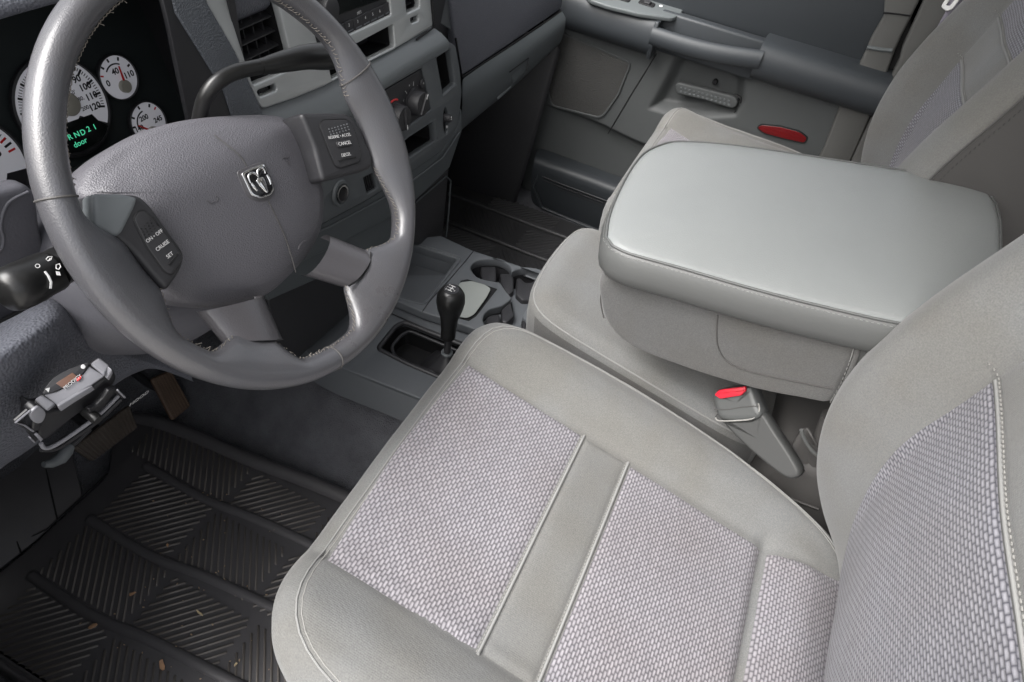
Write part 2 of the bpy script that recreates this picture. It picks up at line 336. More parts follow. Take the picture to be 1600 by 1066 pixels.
setp(box('side_wall', (-.86, .02, -.05), (-.82, .70, .86), M['dark'], bev=.01), kind=ST)
setp(box('sill', (-1.05, -1.7, -.10), (-.815, .70, .03), M['rubg'], bev=.01), kind=ST)
# ------------------------------------------------------------ dashboard
dash = thing('dashboard', (0, .25, .5), 'grey moulded dashboard with silver centre bezel behind the steering wheel', 'dashboard')
SF = Frame((0, .163, .57), (0, -1, .12))           # plane of the centre stack
def SP(pts): return SF.pl(pts)
# silver bezel with openings
bz = [(324, -12), (340, 22), (366, 79), (410, 171), (458, 158), (536, 134), (567, 104), (618, 76), (677, 42), (671, -12)]
bz = [(305, -60), (324, 6), (366, 79), (410, 171), (458, 155), (505, 136), (567, 103), (618, 76), (677, 42), (667, -60)]
vent1 = [(348, -30), (362, 27), (396, 133), (460, 106), (449, 62), (428, -22)]
sl1 = [(402, 142), (431, 131), (434, 141), (406, 152)]
rad = [(470, -35), (497, 70), (533, 60), (612, 23), (603, -60)]
cub = [(512, 92), (563, 66), (615, 38), (618, 73), (564, 99), (519, 124)]
vent2 = [(630, -40), (636, 21), (657, 11), (653, -45)]
sl2 = [(641, 29), (654, 24), (655, 32), (643, 37)]
plate('center_bezel', SF, rnd(SP(bz), .008), M['silver'], dash, .012, .0025, holes=[rnd(SP(h), .004) for h in (vent1, sl1, rad, cub, vent2, sl2)])
recess('cubby_pocket', SF.off(-.011), rnd(SP(cub), .004), .07, M['black'], dash, .95)
def vent(poly, name, nsl, nv, dirpx):
    P = [SF.off(-.014).P(*q) for q in SP(poly)]
    pocket = recess(name, SF.off(-.011), SP(poly), .05, M['black'], dash, .95)
    # tilted louvres across the opening
    q = SP(poly); amin = min(p[0] for p in q); amax = max(p[0] for p in q); bmin = min(p[1] for p in q); bmax = max(p[1] for p in q)
    parts = []
    for i in range(nsl):
        b = bmin+(bmax-bmin)*(i+.6)/nsl
        o = mesh('louvre', [SF.P(amin+.002, b, -.016), SF.P(amax-.002, b, -.016), SF.P(amax-.002, b+.006, -.036), SF.P(amin+.002, b+.006, -.036),
                 SF.P(amin+.002, b-.0016, -.016), SF.P(amax-.002, b-.0016, -.016), SF.P(amax-.002, b+.0044, -.036), SF.P(amin+.002, b+.0044, -.036)],
                 [(0, 1, 2, 3), (4, 7, 6, 5), (0, 4, 5, 1), (1, 5, 6, 2), (2, 6, 7, 3), (3, 7, 4, 0)], M['pan'], pocket, smooth=False); parts.append(o)
    for i in range(nv):
        a = amin+(amax-amin)*(i+1)/(nv+1)
        o = mesh('louvre', [SF.P(a, bmin+.003, -.022), SF.P(a+.0012, bmin+.003, -.022), SF.P(a+.0012, bmax-.003, -.022), SF.P(a, bmax-.003, -.022), SF.P(a, bmin+.003, -.04), SF.P(a+.0012, bmin+.003, -.04), SF.P(a+.0012, bmax-.003, -.04), SF.P(a, bmax-.003, -.04)],
                 [(0, 1, 2, 3), (4, 7, 6, 5), (0, 4, 5, 1), (1, 5, 6, 2), (2, 6, 7, 3), (3, 7, 4, 0)], M['pan'], pocket, smooth=False); parts.append(o)
    merge('louvre', parts)
vent(vent1, 'air_vent', 7, 4, 0); vent(vent2, 'air_vent', 7, 1, 0)
for s_ in (sl1, sl2):
    rc = recess('vent_slider', SF.off(-.011), SP(s_), .006, M['black'], dash)
    q = SP(s_); c = (sum(p[0] for p in q)/4, sum(p[1] for p in q)/4)
    merge('slider_thumb', [box('r', tuple(SF.P(c[0]-.008+.0035*k, c[1]-.004, -.012)-Vector((0, .004, 0))), tuple(SF.P(c[0]-.006+.0035*k, c[1]+.004, -.012)), M['pan'], rc, bev=0) for k in range(5)])
# radio
rf = SF.off(-.006)
radio = plate('radio', rf, rnd(rf.pl(rad), .004), M['pan'], dash, .03, .002)
plate('display', rf.off(.0012), rnd(rf.pl([(527, 24), (594, 0), (592, -30), (518, -10)]), .002), M['lens'], radio, .002, .0004)
kx, ky = rf.px(503, 12); lathe('knob', rf, [(.0155, 0), (.0155, .012), (.0145, .017), (.012, .018), (0, .018)], M['dark'], radio, a=kx, b=ky)
lathe('knob_ring', rf, [(.020, 0), (.020, .002), (.0175, .0025), (.0175, 0)], M['dark'], radio, a=kx, b=ky)
bt = [(530, 49), (543.5, 42), (557, 36.5), (569, 30.5), (580.5, 25), (591.5, 20), (603, 14)]
for i, (x, y) in enumerate(bt):
    a, b = rf.px(x, y); ww = .0098; hh = .0085
    bo = plate('button', rf.off(.003), rnd([(a-ww, b-hh), (a+ww, b-hh), (a+ww, b+hh), (a-ww, b+hh)], .002), M['dark'], radio, .004, .0008)
    if i < 6: text('button_number', str(i+1), rf.off(.003), a-.001, b+.003, .006, M['white'], bo)
    merge('button_bar', [box('u', tuple(rf.P(a-ww*.7, b-hh*.65, .0032)-Vector((0, .0006, 0))), tuple(rf.P(a+ww*.7, b-hh*.45, .0032)), M['console'], bo, bev=0)])
a, b = rf.px(561, 20); text('radio_lettering', 'MP3', rf, a, b, .006, M['white'], radio)
# bright ledge under the bezel: slopes towards the cabin then turns down
def ledge(u, v):
    x = -.27+u*.55
    ys = [.172, .150, .128, .124]; zs = [.634-.012*u, .612-.006*u, .592, .578]
    t = v*3; return (x, ip(t, [0, 1, 2, 3], ys)+(.03*sst((u-.93)/.07)), ip(t, [0, 1, 2, 3], zs))
SL = Frame((0, .160, .545), (0, -1, .12))           # lower stack, standing proud
led = mesh('dash_ledge', [], [], M['shelf'], dash)
bpy.data.objects.remove(led)
lp = [(440, 205), (536, 131), (567, 101), (618, 73), (676, 40), (671, -10), (701, -10), (704, 30), (709, 52), (703, 66), (660, 89), (591, 136), (500, 196), (440, 235)]
# upper edge lies on the bezel plane, lower edge stands 3 cm proud of it
up = [SF.P(*SF.px(*p), -.008) for p in [(385, 178), (410, 171.5), (458, 156), (505, 137), (567, 104), (618, 77), (677, 43)]]
lowF = Frame((0, .163, .57), (0, -1, .12)).off(.012)
lo = [lowF.P(*lowF.px(*p)) for p in [(400, 243), (430, 232), (478, 212), (522, 188), (583, 141), (633, 106), (702, 66)]]
lo2 = [p+Vector((0, .004, -.01)) for p in lo]
vs = []; rows = []
U_ = cat(up, 6, False); Lw = cat(lo, 6, False)
fsn = []
n_ = len(U_); vs = []
for t in (0, .3, .6, .85, .96, 1.0):
    for i in range(n_):
        p = Vector(U_[i]).lerp(Vector(Lw[i]), t); p += Vector((0, 0, .005*math.sin(math.pi*min(t, 1))+(-.004 if t == 1.0 else 0))); vs.append(p)
for i in range(n_): vs.append(Vector(Lw[i])+Vector((0, .002, -.014)))
fs = [(j*n_+i, j*n_+i+1, (j+1)*n_+i+1, (j+1)*n_+i) for j in range(6) for i in range(n_-1)]
fixn(mesh('dash_ledge', vs, fs, M['shelf'], dash))
# lower stack face
LF = SF.off(.006)
face = [(430, 232), (478, 212), (522, 188), (583, 141), (633, 106), (703, 66), (712, 72), (719, 110), (722, 145), (716, 198), (690, 236), (660, 257), (634, 274), (600, 296), (575, 312), (500, 352), (440, 380)]
clim = [(585, 150), (592, 146), (660, 106), (674, 172), (618, 211), (575, 236), (560, 165)]
slot1 = [(682, 91), (703, 77), (711, 131), (692, 148)]
oval = [(687+9.5*math.cos(t)*1+9+2, 189+24*math.sin(t)) for t in [2*math.pi*k/20 for k in range(20)]]
slot2 = [(612, 236), (640, 214), (677, 190), (680, 220), (630, 253), (615, 262)]
grl = [(568, 278), (584, 270), (590, 294), (574, 303)]
lig = LF.px(532, 302); ligc = [(lig[0]+.0145*math.cos(t), lig[1]+.0145*math.sin(t)) for t in [2*math.pi*k/28 for k in range(28)]]
ovc = LF.px(697, 189); ovp = [(ovc[0]+.0105*math.cos(t), ovc[1]+.026*math.sin(t)) for t in [2*math.pi*k/24 for k in range(24)]]
plate('stack_face', LF, rnd(LF.pl(face), .006), M['dash_s'], dash, .012, .002, holes=[rnd(LF.pl(h), .003) for h in (clim, slot1, slot2, grl)]+[ligc, ovp])
for nm, h in (('switch_slot', slot1), ('coin_slot', slot2)):
    recess(nm, LF.off(-.011), rnd(LF.pl(h), .003), .05, M['black'], dash, .95)
    q = rnd(LF.pl(h), .003)
    pts = [LF.P(p[0], p[1], .0004) for p in q]
    tube('slot_rim', [LF.P(ovp[0][0]*0+ (p[0]-sum(r[0] for r in q)/len(q))*1.12+sum(r[0] for r in q)/len(q), (p[1]-sum(r[1] for r in q)/len(q))*1.10+sum(r[1] for r in q)/len(q), .0) for p in q], .0011, M['dash_s'], dash, seg=6, closed=True)
g = recess('lower_grille', LF.off(-.009), LF.pl(grl), .02, M['black'], dash)
q = LF.pl(grl)
merge('grille_bar', [tube('s', [LF.P(q[0][0]+(q[1][0]-q[0][0])*t, q[0][1]+(q[1][1]-q[0][1])*t, -.006), LF.P(q[3][0]+(q[2][0]-q[3][0])*t, q[3][1]+(q[2][1]-q[3][1])*t, -.006)], .0012, M['pan'], g, seg=5) for t in (.1, .3, .5, .7, .9)])
sk = lathe('power_socket', LF, [(.0215, .0005), (.020, .0035), (.0165, .004), (.0145, .001), (.0135, -.03), (0, -.03)], M['dash_s'], dash, a=lig[0], b=lig[1])
lathe('socket_ring', LF, [(.0134, -.002), (.0134, .0050), (.0112, .0050), (.0112, -.02)], M['chrome'], sk, a=lig[0], b=lig[1])
lathe('socket_bore', LF, [(.0112, .003), (.0108, -.018), (0, -.018)], M['black'], sk, a=lig[0], b=lig[1])
# key-like mirror switch in the oval
osw = loft('mirror_switch', LF.off(-.008), ovp, [(0.0005, -.01), (.0005, 0), (.002, .002), (.004, .002)], M['gloss'], dash)
lathe('switch_knob', LF, [(.0078, -.004), (.0075, .008), (.006, .011), (0, .011)], M['dark'], osw, a=ovc[0], b=ovc[1]+.006)
for dy, r in ((.004, .0018), (.0, .0014), (-.017, .003)): lathe('switch_mark', LF, [(r, 0), (r, .0115 if dy > -.01 else .001), (0, .0115 if dy > -.01 else .001)], M['white'], osw, seg=12, a=ovc[0]+.001, b=ovc[1]+dy+.005)
# climate panel
CF = LF.off(-.003)
cl = plate('climate_panel', CF, rnd(CF.pl([(560, 166), (592, 147.5), (659, 107.5), (673, 171), (618, 209.5), (578, 234)]), .003), M['pan'], dash, .006, .0008)
def cknob(x, y, r, name='climate_knob', ang=0):
    a, b = CF.px(x, y)
    k = lathe(name, CF, [(r*1.12, 0), (r*1.12, .002), (r, .003), (r*.95, .018), (r*.88, .021), (0, .021)], M['dark'], cl, a=a, b=b)
    f2 = CF.off(.0205); c, s = math.cos(ang), math.sin(ang)
    pl_ = [(-r*.8, -.0022), (r*.86, -.0018), (r*.86, .0018), (-r*.8, .0022)]
    plate('pointer', f2.off(.004), [(a+c*p[0]-s*p[1], b+s*p[0]+c*p[1]) for p in pl_], M['dark'], k, .006, .0008)
    pm = [(r*.45, -.0007), (r*.84, -.0007), (r*.84, .0007), (r*.45, .0007)]
    plate('pointer_mark', f2.off(.0046), [(a+c*p[0]-s*p[1], b+s*p[0]+c*p[1]) for p in pm], M['white'], k, .001, .0001)
    return a, b
c1 = cknob(616, 182, .0215, ang=-1.6); c2 = cknob(645, 160, .0215, ang=.9)
for (x, y, r) in ((658.5, 131, .0075), (664, 158, .0075)):
    a, b = CF.px(x, y); k = loft('climate_button', CF, [(a+r*.85*math.cos(t), b+r*1.25*math.sin(t)) for t in [2*math.pi*q/18 for q in range(18)]], [(0, 0), (0, .003), (.001, .004), (.002, .004)], M['dark'], cl)
    text('button_icon', '*' if y < 140 else '=', CF.off(.004), a, b, .008, M['white'], k)
arc = [CF.P(c1[0]+.0268*math.cos(t), c1[1]+.0268*math.sin(t), .0004) for t in np.linspace(R_(60), R_(150), 14)]
tube('temperature_arc', arc, .0016, M['red'], cl, seg=6)
for i, d in enumerate((190, 163, 137, 112, 88, 62)):
    t = R_(d-10); text('mode_icon', '.~"^\'.'[i] if i % 2 else 'J', CF, c2[0]+.031*math.cos(t), c2[1]+.031*math.sin(t), .0075, M['white'], cl, rot=t-1.57)
# flank below the stack face: curved valance then the dark closed lower panel
val = [(440, 380), (500, 352), (575, 312), (634, 274), (690, 236), (716, 198), (722, 170), (722, 205), (703, 262), (690, 275), (645, 318), (600, 346), (520, 388), (440, 425)]
poly3('valance', [LF.off(-.006-.00*i).P(*LF.off(-.006).px(*p)) for i, p in enumerate(val)], M['glove'], dash, .02, .003)
tube('valance_edge', [LF.off(-.004).P(*LF.off(-.004).px(*p)) for p in [(440, 388), (520, 352), (600, 309), (645, 282), (692, 246), (718, 206)]], .0016, M['dash_s'], dash, seg=6)
BF = Frame((0, .15, .3), (0, -1, .06))
poly3('stack_lower_panel', [BF.P(*BF.px(*p)) for p in [(644, 316), (702, 262), (692, 369), (655, 384), (620, 378), (600, 345)]], M['dark'], dash, .05, .004)
tube('panel_seam', [BF.P(*BF.px(*p), .002) for p in [(648, 316), (696, 275), (703, 282), (700, 330), (696, 370)]], .0018, M['glove'], dash, seg=6)
poly3('stack_side_panel', [Vector(p) for p in [(-.30, .15, .43), (-.10, .15, .43), (-.10, .15, .20), (-.30, .15, .22)]], M['dark'], dash, .03, .003)
poly3('lower_fascia', [LF.off(-.012).P(*LF.off(-.012).px(*p)) for p in [(420, 470), (600, 390), (650, 316), (600, 330), (480, 370), (400, 420)]], M['glove'], dash, .01, .002)
# right hand return of the stack and the glovebox side (recedes from the seam line)
gn = Vector((.257, 1, -.10)); gd = gn.dot(Vector((.36, .19, .48)))
def G(px, py, off=0): return U(px, py, gn, gd-off)
poly3('glovebox_upper', [G(*p) for p in [(705, -50), (704, 0), (712, 70), (722, 119), (800, 67), (883, 10), (890, -10), (892, -50)]], M['dash'], dash, .03, .004)
poly3('stack_side_trim', [G(*p, -.008) for p in [(672, -50), (673, 0), (676, 42), (690, 38), (708, 50), (703, 0), (704, -50)]], M['dash_s'], dash, .02, .002)
# lower glovebox: rolled bulge, highlight along its shoulder
e0 = [G(*p, .004) for p in [(722, 124), (760, 98), (800, 72), (850, 38), (882, 15)]]
e1 = [G(*p, .020) for p in [(723, 148), (765, 118), (808, 89), (856, 55), (885, 34)]]
e2 = [G(*p, .012) for p in [(722, 175), (768, 145), (812, 112), (858, 75), (880, 56)]]
e3 = [G(*p, .0) for p in [(717, 222), (765, 180), (800, 150), (853, 98), (872, 80)]]
e4 = [p+Vector((0, .09, -.03)) for p in e3]
E_ = [cat(e, 5, False) for e in (e0, e1, e2, e3, e4)]; n_ = len(E_[0]); vs = [Vector(p) for e in E_ for p in e]
gb = subd(fixn(mesh('glovebox_lower', vs, [(j*n_+i, j*n_+i+1, (j+1)*n_+i+1, (j+1)*n_+i) for j in range(4) for i in range(n_-1)], M['glove'], dash)), 2)
tube('glovebox_gap', [G(*p, .001) for p in [(712, 60), (722, 121), (800, 70), (884, 13)]], .0022, M['black'], dash, seg=6)
lt = poly3('glovebox_latch', [G(*p, .013) for p in [(800, 112), (826, 92), (822, 112), (803, 130)]], M['glove'], gb, .01, .002)
tube('latch_gap', [G(*p, .0165) for p in [(796, 113), (826, 91), (822, 112)]], .0012, M['black'], gb, seg=5)
poly3('latch_lip', [G(*p, .006) for p in [(777, 153), (800, 133), (798, 138), (779, 156)]], M['shelf'], gb, .004, .001)
for (lo_, hi_) in (((-.76, .24, .50), (.76, .62, .74)),): pass
box('dash_body', (-.10, .22, .30), (.74, .62, .72), M['dark'], dash, bev=.01)
box('dash_top', (-.24, .195, .735), (.76, .85, .80), M['dash'], dash, bev=.02)
tube('side_gap', [SF.P(*SF.px(*p), .001) for p in [(671, -40), (678, 42), (650, 62)]], .0018, M['black'], dash, seg=6)
# carbon textured strip left of the bezel
poly3('textured_strip', [SF.P(*SF.px(*p), .001) for p in [(255, -60), (274, 20), (349, 141), (363, 185), (414, 190), (408, 171), (366, 79), (324, 6), (303, -60)]], M['carbon'], dash, .01, .002)
# hooded recess of the instrument cluster
box('cluster_wall', (-.246, .185, .56), (-.236, .40, .80), M['dark'], dash, bev=0)
poly3('cluster_cheek', [SF.P(*SF.px(*p), -.001) for p in [(240, -60), (262, 25), (296, 188), (300, 215), (372, 215), (362, 180), (349, 141), (274, 20), (258, -60)]], M['pan'], dash, .006, .001)
poly3('cluster_backing', [(-.80, .335, .50), (-.2, .335, .50), (-.2, .335, .86), (-.80, .335, .86)], M['black'], dash, .02)
# brow
br = []
xs = np.linspace(-.80, -.22, 14)
def brow(u, v):
    x = -.80+u*.58; arch = .018*(1-((x+.50)/.30)**2)
    t = v*5
    ys = ip(t, [0, 1, 2, 3, 4, 5], [.50, .30, .215, .198, .205, .34]); zs = ip(t, [0, 1, 2, 3, 4, 5], [.865, .848, .832, .815, .800, .80])
    return (x, ys, zs+arch-.012)
subd(fixn(grid('cluster_hood', brow, 13, 5, M['dash'], dash)), 2)
# ------------------------------------------------------------ instrument cluster
cn = Vector((0, -1, .25))
KF = Frame((-.42, .300, .66), cn)
clus = thing('instrument_cluster', (-.45, .31, .60), 'instrument cluster with white gauge faces and green gear readout, behind the wheel rim', 'gauge cluster')
poly3('cluster_face', [KF.P(a, b, -.004) for a, b in [(-.36, -.09), (.185, -.09), (.185, .16), (-.36, .16)]], M['cface'], clus, .01)
def gauge(c, r, ticks, nums, needle, a0, a1, reds=(), cut=None, minor=0, tilt=0, hubr=.2, hubc=(0, 0), ns=.006, tiny=()):
    ga = lathe('gauge', KF, [(r*1.07, 0), (r*1.07, .005), (r*1.02, .006), (r*1.01, .002), (0, .002)], M['dark'], clus, seg=56, a=c[0], b=c[1])
    ol = [(c[0]+r*math.cos(t), c[1]+r*math.sin(t)) for t in np.linspace(0, 2*math.pi, 57)[:-1]]
    if cut:
        t0, t1, rr = cut; rr *= r; ol = [(c[0]+r*math.cos(t), c[1]+r*math.sin(t)) for t in np.linspace(R_(t1), R_(t0+360), 60)]+[(c[0]+rr*math.cos(t), c[1]+rr*math.sin(t)) for t in np.linspace(R_(t0+368), R_(t1+352), 14)]
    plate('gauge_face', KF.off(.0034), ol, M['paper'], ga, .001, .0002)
    D = lambda t: R_(t)
    def tick(t, r0, r1, wd, m):
        cc, ss = math.cos(D(t)), math.sin(D(t)); q = [(r0, -wd), (r1, -wd), (r1, wd), (r0, wd)]
        return plate('tick', KF.off(.0038), [(c[0]+cc*x-ss*y, c[1]+ss*x+cc*y) for x, y in q], m, ga, .0004, .00005, res=0)
    L = [tick(t, r*.78, r*.94, r*.022 if r > .04 else r*.045, M['ink']) for t in ticks]
    if not minor: L.append(merge('t', [tick(t, r*.60, r*.66, r*.02, M['ink']) for t in np.linspace(ticks[0], ticks[2], 16)]+[tick(t, r*.60, r*.66, r*.07, M['ink']) for t in np.linspace(ticks[0], ticks[2], 16)]))
    if minor: L += [tick(t, r*.86, r*.93, r*.007, M['ink']) for t in np.linspace(a0, a1, minor)]
    merge('scale_marks', L)
    if reds: merge('red_marks', [tick(t, r*.78, r*.93, r*.02 if r > .04 else r*.035, M['red']) for t in reds])
    for t, s, rr_ in nums: text('gauge_number', s, KF.off(.0034), c[0]+r*rr_*math.cos(D(t)), c[1]+r*rr_*math.sin(D(t)), ns, M['ink'], ga, bold=.028)
    for t, s, rr_ in tiny: text('gauge_number', s, KF.off(.0034), c[0]+r*rr_*math.cos(D(t)), c[1]+r*rr_*math.sin(D(t)), ns*.62, M['ink'], ga, bold=.012)
    hc = (c[0]+hubc[0]*r, c[1]+hubc[1]*r)
    lathe('needle_hub', KF.off(.0034), [(r*hubr, 0), (r*hubr, .004), (r*hubr*.9, .005), (0, .005)], M['hub'], ga, a=hc[0], b=hc[1], seg=28)
    cc, ss = math.cos(D(needle)), math.sin(D(needle)); q = [(r*hubr*.7, -r*.05), (r*.95, -r*.02), (r*.95, r*.02), (r*hubr*.7, r*.05)]
    plate('needle', KF.off(.0075), [(hc[0]+cc*x-ss*y, hc[1]+ss*x+cc*y) for x, y in q], M['red'], ga, .001, .0003)
    return ga
kp = lambda x, y: KF.px(x, y)
sc = kp(97, 168)
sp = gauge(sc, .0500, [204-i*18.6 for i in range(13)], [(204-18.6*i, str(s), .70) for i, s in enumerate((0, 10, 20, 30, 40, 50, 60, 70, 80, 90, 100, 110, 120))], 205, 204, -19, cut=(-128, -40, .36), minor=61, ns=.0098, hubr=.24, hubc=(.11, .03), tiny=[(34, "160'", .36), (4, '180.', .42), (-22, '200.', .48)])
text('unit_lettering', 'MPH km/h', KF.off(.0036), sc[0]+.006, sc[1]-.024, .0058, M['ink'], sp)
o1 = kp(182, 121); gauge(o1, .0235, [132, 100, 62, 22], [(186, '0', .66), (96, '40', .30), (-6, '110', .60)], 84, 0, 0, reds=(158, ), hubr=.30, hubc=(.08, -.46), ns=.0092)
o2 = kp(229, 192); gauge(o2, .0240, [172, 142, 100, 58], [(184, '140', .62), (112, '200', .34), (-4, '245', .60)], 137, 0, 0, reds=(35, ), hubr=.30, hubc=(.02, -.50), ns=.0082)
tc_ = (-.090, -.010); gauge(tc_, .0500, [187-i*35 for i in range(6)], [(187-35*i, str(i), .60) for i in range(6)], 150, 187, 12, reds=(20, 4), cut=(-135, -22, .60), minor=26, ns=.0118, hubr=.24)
gr = plate('gear_display', KF.off(.0045), [(p[0], p[1]) for p in [kp(100, 192), kp(140, 178), kp(150, 188), kp(168, 197), kp(160, 215), kp(125, 236), kp(98, 240)]], M['lens'], clus, .002, .0004)
for s, x, y in (('P', 96, 220), ('R', 105, 214), ('N', 115.5, 210), ('D', 125, 206.5), ('2', 134, 201.5), ('1', 143.5, 198)):
    a, b = kp(x, y); text('gear_letter', s, KF.off(.0046), a, b, .0085, M['green'], gr, rot=.0)
a, b = kp(121, 222.5); text('message_text', 'door', KF.off(.0046), a, b, .0085, M['green'], gr)
tube('lens_ridge', [KF.P(*kp(x, y), .012) for x, y in [(20, 300), (110, 265), (160, 236), (190, 224), (240, 218)]], .0045, M['dark'], clus)
bt_ = kp(186, 243); lathe('trip_button', KF.off(.012), [(.0065, 0), (.0065, .005), (.005, .006), (0, .006)], M['console'], clus, a=bt_[0], b=bt_[1])
text('button_icon', '\u25B3' if False else 'A', KF.off(.0185), bt_[0], bt_[1], .007, M['white'], clus)
# driver side face left of the column and the knee bolster
kn = lambda px, py, y: U(px, py, (0, 1, 0), y)
# left fascia (vertical, lavender grey)
poly3('left_fascia', [kn(*p, .135) for p in [(-60, 300), (0, 300), (40, 288), (58, 300), (66, 360), (92, 470), (140, 540), (0, 560), (-60, 560)]], M['col'], dash, .02, .006)
tube('fascia_crease', [kn(*p, .1345) for p in cat([(-30, 410), (0, 392), (5, 372), (1, 352), (12, 318), (44, 300)], 5, False)], .0014, M['col'], dash, seg=8)
tube('fascia_gap', [kn(*p, .130) for p in [(-40, 530), (0, 504), (40, 482), (78, 461)]], .0022, M['black'], dash, seg=6)
# knee bolster rows (px, py, y) : gap edge, shoulder, face, lower edge
rows = [
 [(-60, 528, .118), (0, 507, .115), (40, 485, .112), (80, 464, .112), (104, 470, .115), (122, 490, .118), (140, 517, .122), (165, 526, .125), (195, 531, .13), (225, 545, .135), (300, 570, .14)],
 [(-60, 575, .068), (0, 540, .070), (45, 512, .074), (85, 492, .080), (108, 496, .09), (124, 510, .100), (142, 528, .110), (165, 538, .115), (195, 545, .12), (228, 562, .128), (300, 585, .14)],
 [(-60, 600, .050), (0, 568, .052), (45, 540, .058), (88, 512, .068), (112, 512, .08), (130, 522, .09), (150, 536, .102), (172, 548, .109), (200, 556, .116), (232, 568, .126), (300, 590, .14)],
 [(-60, 700, .060), (0, 660, .062), (45, 620, .070), (90, 585, .080), (120, 570, .088), (142, 560, .096), (165, 556, .106), (190, 560, .114), (212, 565, .12), (238, 572, .13), (300, 596, .145)],
 [(-60, 860, .105), (0, 768, .100), (60, 738, .100), (105, 700, .103), (140, 672, .106), (165, 650, .11), (190, 628, .114), (212, 606, .12), (232, 592, .126), (250, 575, .135), (310, 600, .15)],
]
vs = [kn(x, y, d) for r in rows for x, y, d in r]; n_ = len(rows[0])
last = [kn(x, y, d)+Vector((0, .10, -.01)) for x, y, d in rows[-1]]; vs += last
subd(fixn(mesh('knee_panel', vs, [(j*n_+i, j*n_+i+1, (j+1)*n_+i+1, (j+1)*n_+i) for j in range(5) for i in range(n_-1)], M['dash'], dash)), 3)
HF = Frame(kn(205, 612, .115), (0, -1, -.35))
a, b = HF.px(203, 612); a2, b2 = HF.px(216, 604); text('hood_lettering', 'HOOD', HF.off(.012), a, b, .0088, M['white'], dash, rot=math.atan2(b2-b, a2-a)*.6)
hl = HF.pl([(192, 622), (222, 596), (226, 604), (200, 628)])
# black cavity round the column
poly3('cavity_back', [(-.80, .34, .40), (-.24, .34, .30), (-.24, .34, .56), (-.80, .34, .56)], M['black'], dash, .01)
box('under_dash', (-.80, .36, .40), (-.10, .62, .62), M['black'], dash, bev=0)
# ------------------------------------------------------------ steering wheel
TW = .5388; WO = Vector((-.42, 0, .71)); WF = Frame(WO, (0, -math.cos(TW), math.sin(TW)))
sw = thing('steering_wheel', tuple(WO), 'worn grey leather steering wheel with four spokes and horned animal emblem', 'steering wheel')
def bulge(th):
    """inner leather extension by angle (degrees) of the wheel plane"""
    e = 0
    for c, hw, m in ((181, 20, .026), (-7, 36, .021), (-133, 17, .024), (-70, 23, .034)):
        d = abs((th-c+180) % 360-180); e = max(e, m*sst(1.55*(1-d/hw)) if d < hw else 0)
    return e
NT, NS = 360, 26; RW, rr, dd = .1840, .0124, .0148
vs = []; mi = []
for i in range(NT):
    th = 360*i/NT; e = bulge(th); t = R_(th)
    for k in range(NS):
        f = 2*math.pi*k/NS; c, s = math.cos(f), math.sin(f)
        if c >= 0: r = RW+rr*c; h = dd*s
        else: r = RW+(rr+e)*c; h = dd*s*(1-.25*min(1, e/.03)*(-c))-e*.42*(c*c)
        # thumb grips
        g_ = .0
        vs.append(WF.P(r*math.cos(t), r*math.sin(t), h))
fs = [(i*NS+k, i*NS+(k+1) % NS, ((i+1) % NT)*NS+(k+1) % NS, ((i+1) % NT)*NS+k) for i in range(NT) for k in range(NS)]
rim = fixn(mesh('rim', vs, fs, M['leather'], sw))
def rimpt(th, f, lift=0):
    e = bulge(th); t = R_(th); c, s = math.cos(f), math.sin(f)
    if c >= 0: r = RW+(rr+lift)*c; h = (dd+lift)*s
    else: r = RW+(rr+e+lift)*c; h = (dd+lift)*s*(1-.25*min(1, e/.03)*(-c))-e*.42*(c*c)
    return WF.P(r*math.cos(t), r*math.sin(t), h)
for th in (158, 13, -104.5):
    tube('leather_seam', [rimpt(th, f, .0002) for f in np.linspace(0, 2*math.pi, 40)[:-1]], .0009, M['sidev'], rim, seg=6, closed=True)
tube('rim_edge_seam', [rimpt(th, R_(8), .0) for th in np.linspace(-100, 10, 90)], .0005, M['sidev'], rim, seg=5)
st = []
for a0, a1 in ((-57, -31), (-48, -30), (20, 150), (-118, -86)):
    pass
th = -180
random.seed(3)
while th < 180:
    d = min(abs((th-c+180) % 360-180)/hw for c, hw in ((172, 17), (-7, 15), (-133, 8), (-70, 9)))
    if d > 1:
        f0 = math.pi*random.uniform(.89, .93); f1 = math.pi*random.uniform(.97, 1.01); j = random.uniform(-.5, .5)
        p = [rimpt(th+j, f0, .0003), rimpt(th+.35, (f0+f1)/2, .0012), rimpt(th+.8-j, f1, .0003)]
        if random.random() < .18: p.append(rimpt(th+1.2+random.uniform(-1, 1), f1*.97, random.uniform(.001, .004)))
        st.append(tube('stitch', p, .00035, M['wthread'], rim, seg=5))
    th += 1.35
merge('stitching', st)['kind'] = 'stuff'
# worn brown spots on the leather, with a shape of their own
for th, f, s_ in ((-52, .35*math.pi, .004), (5, .38*math.pi, .003), (-95, .33*math.pi, .004)):
    pass
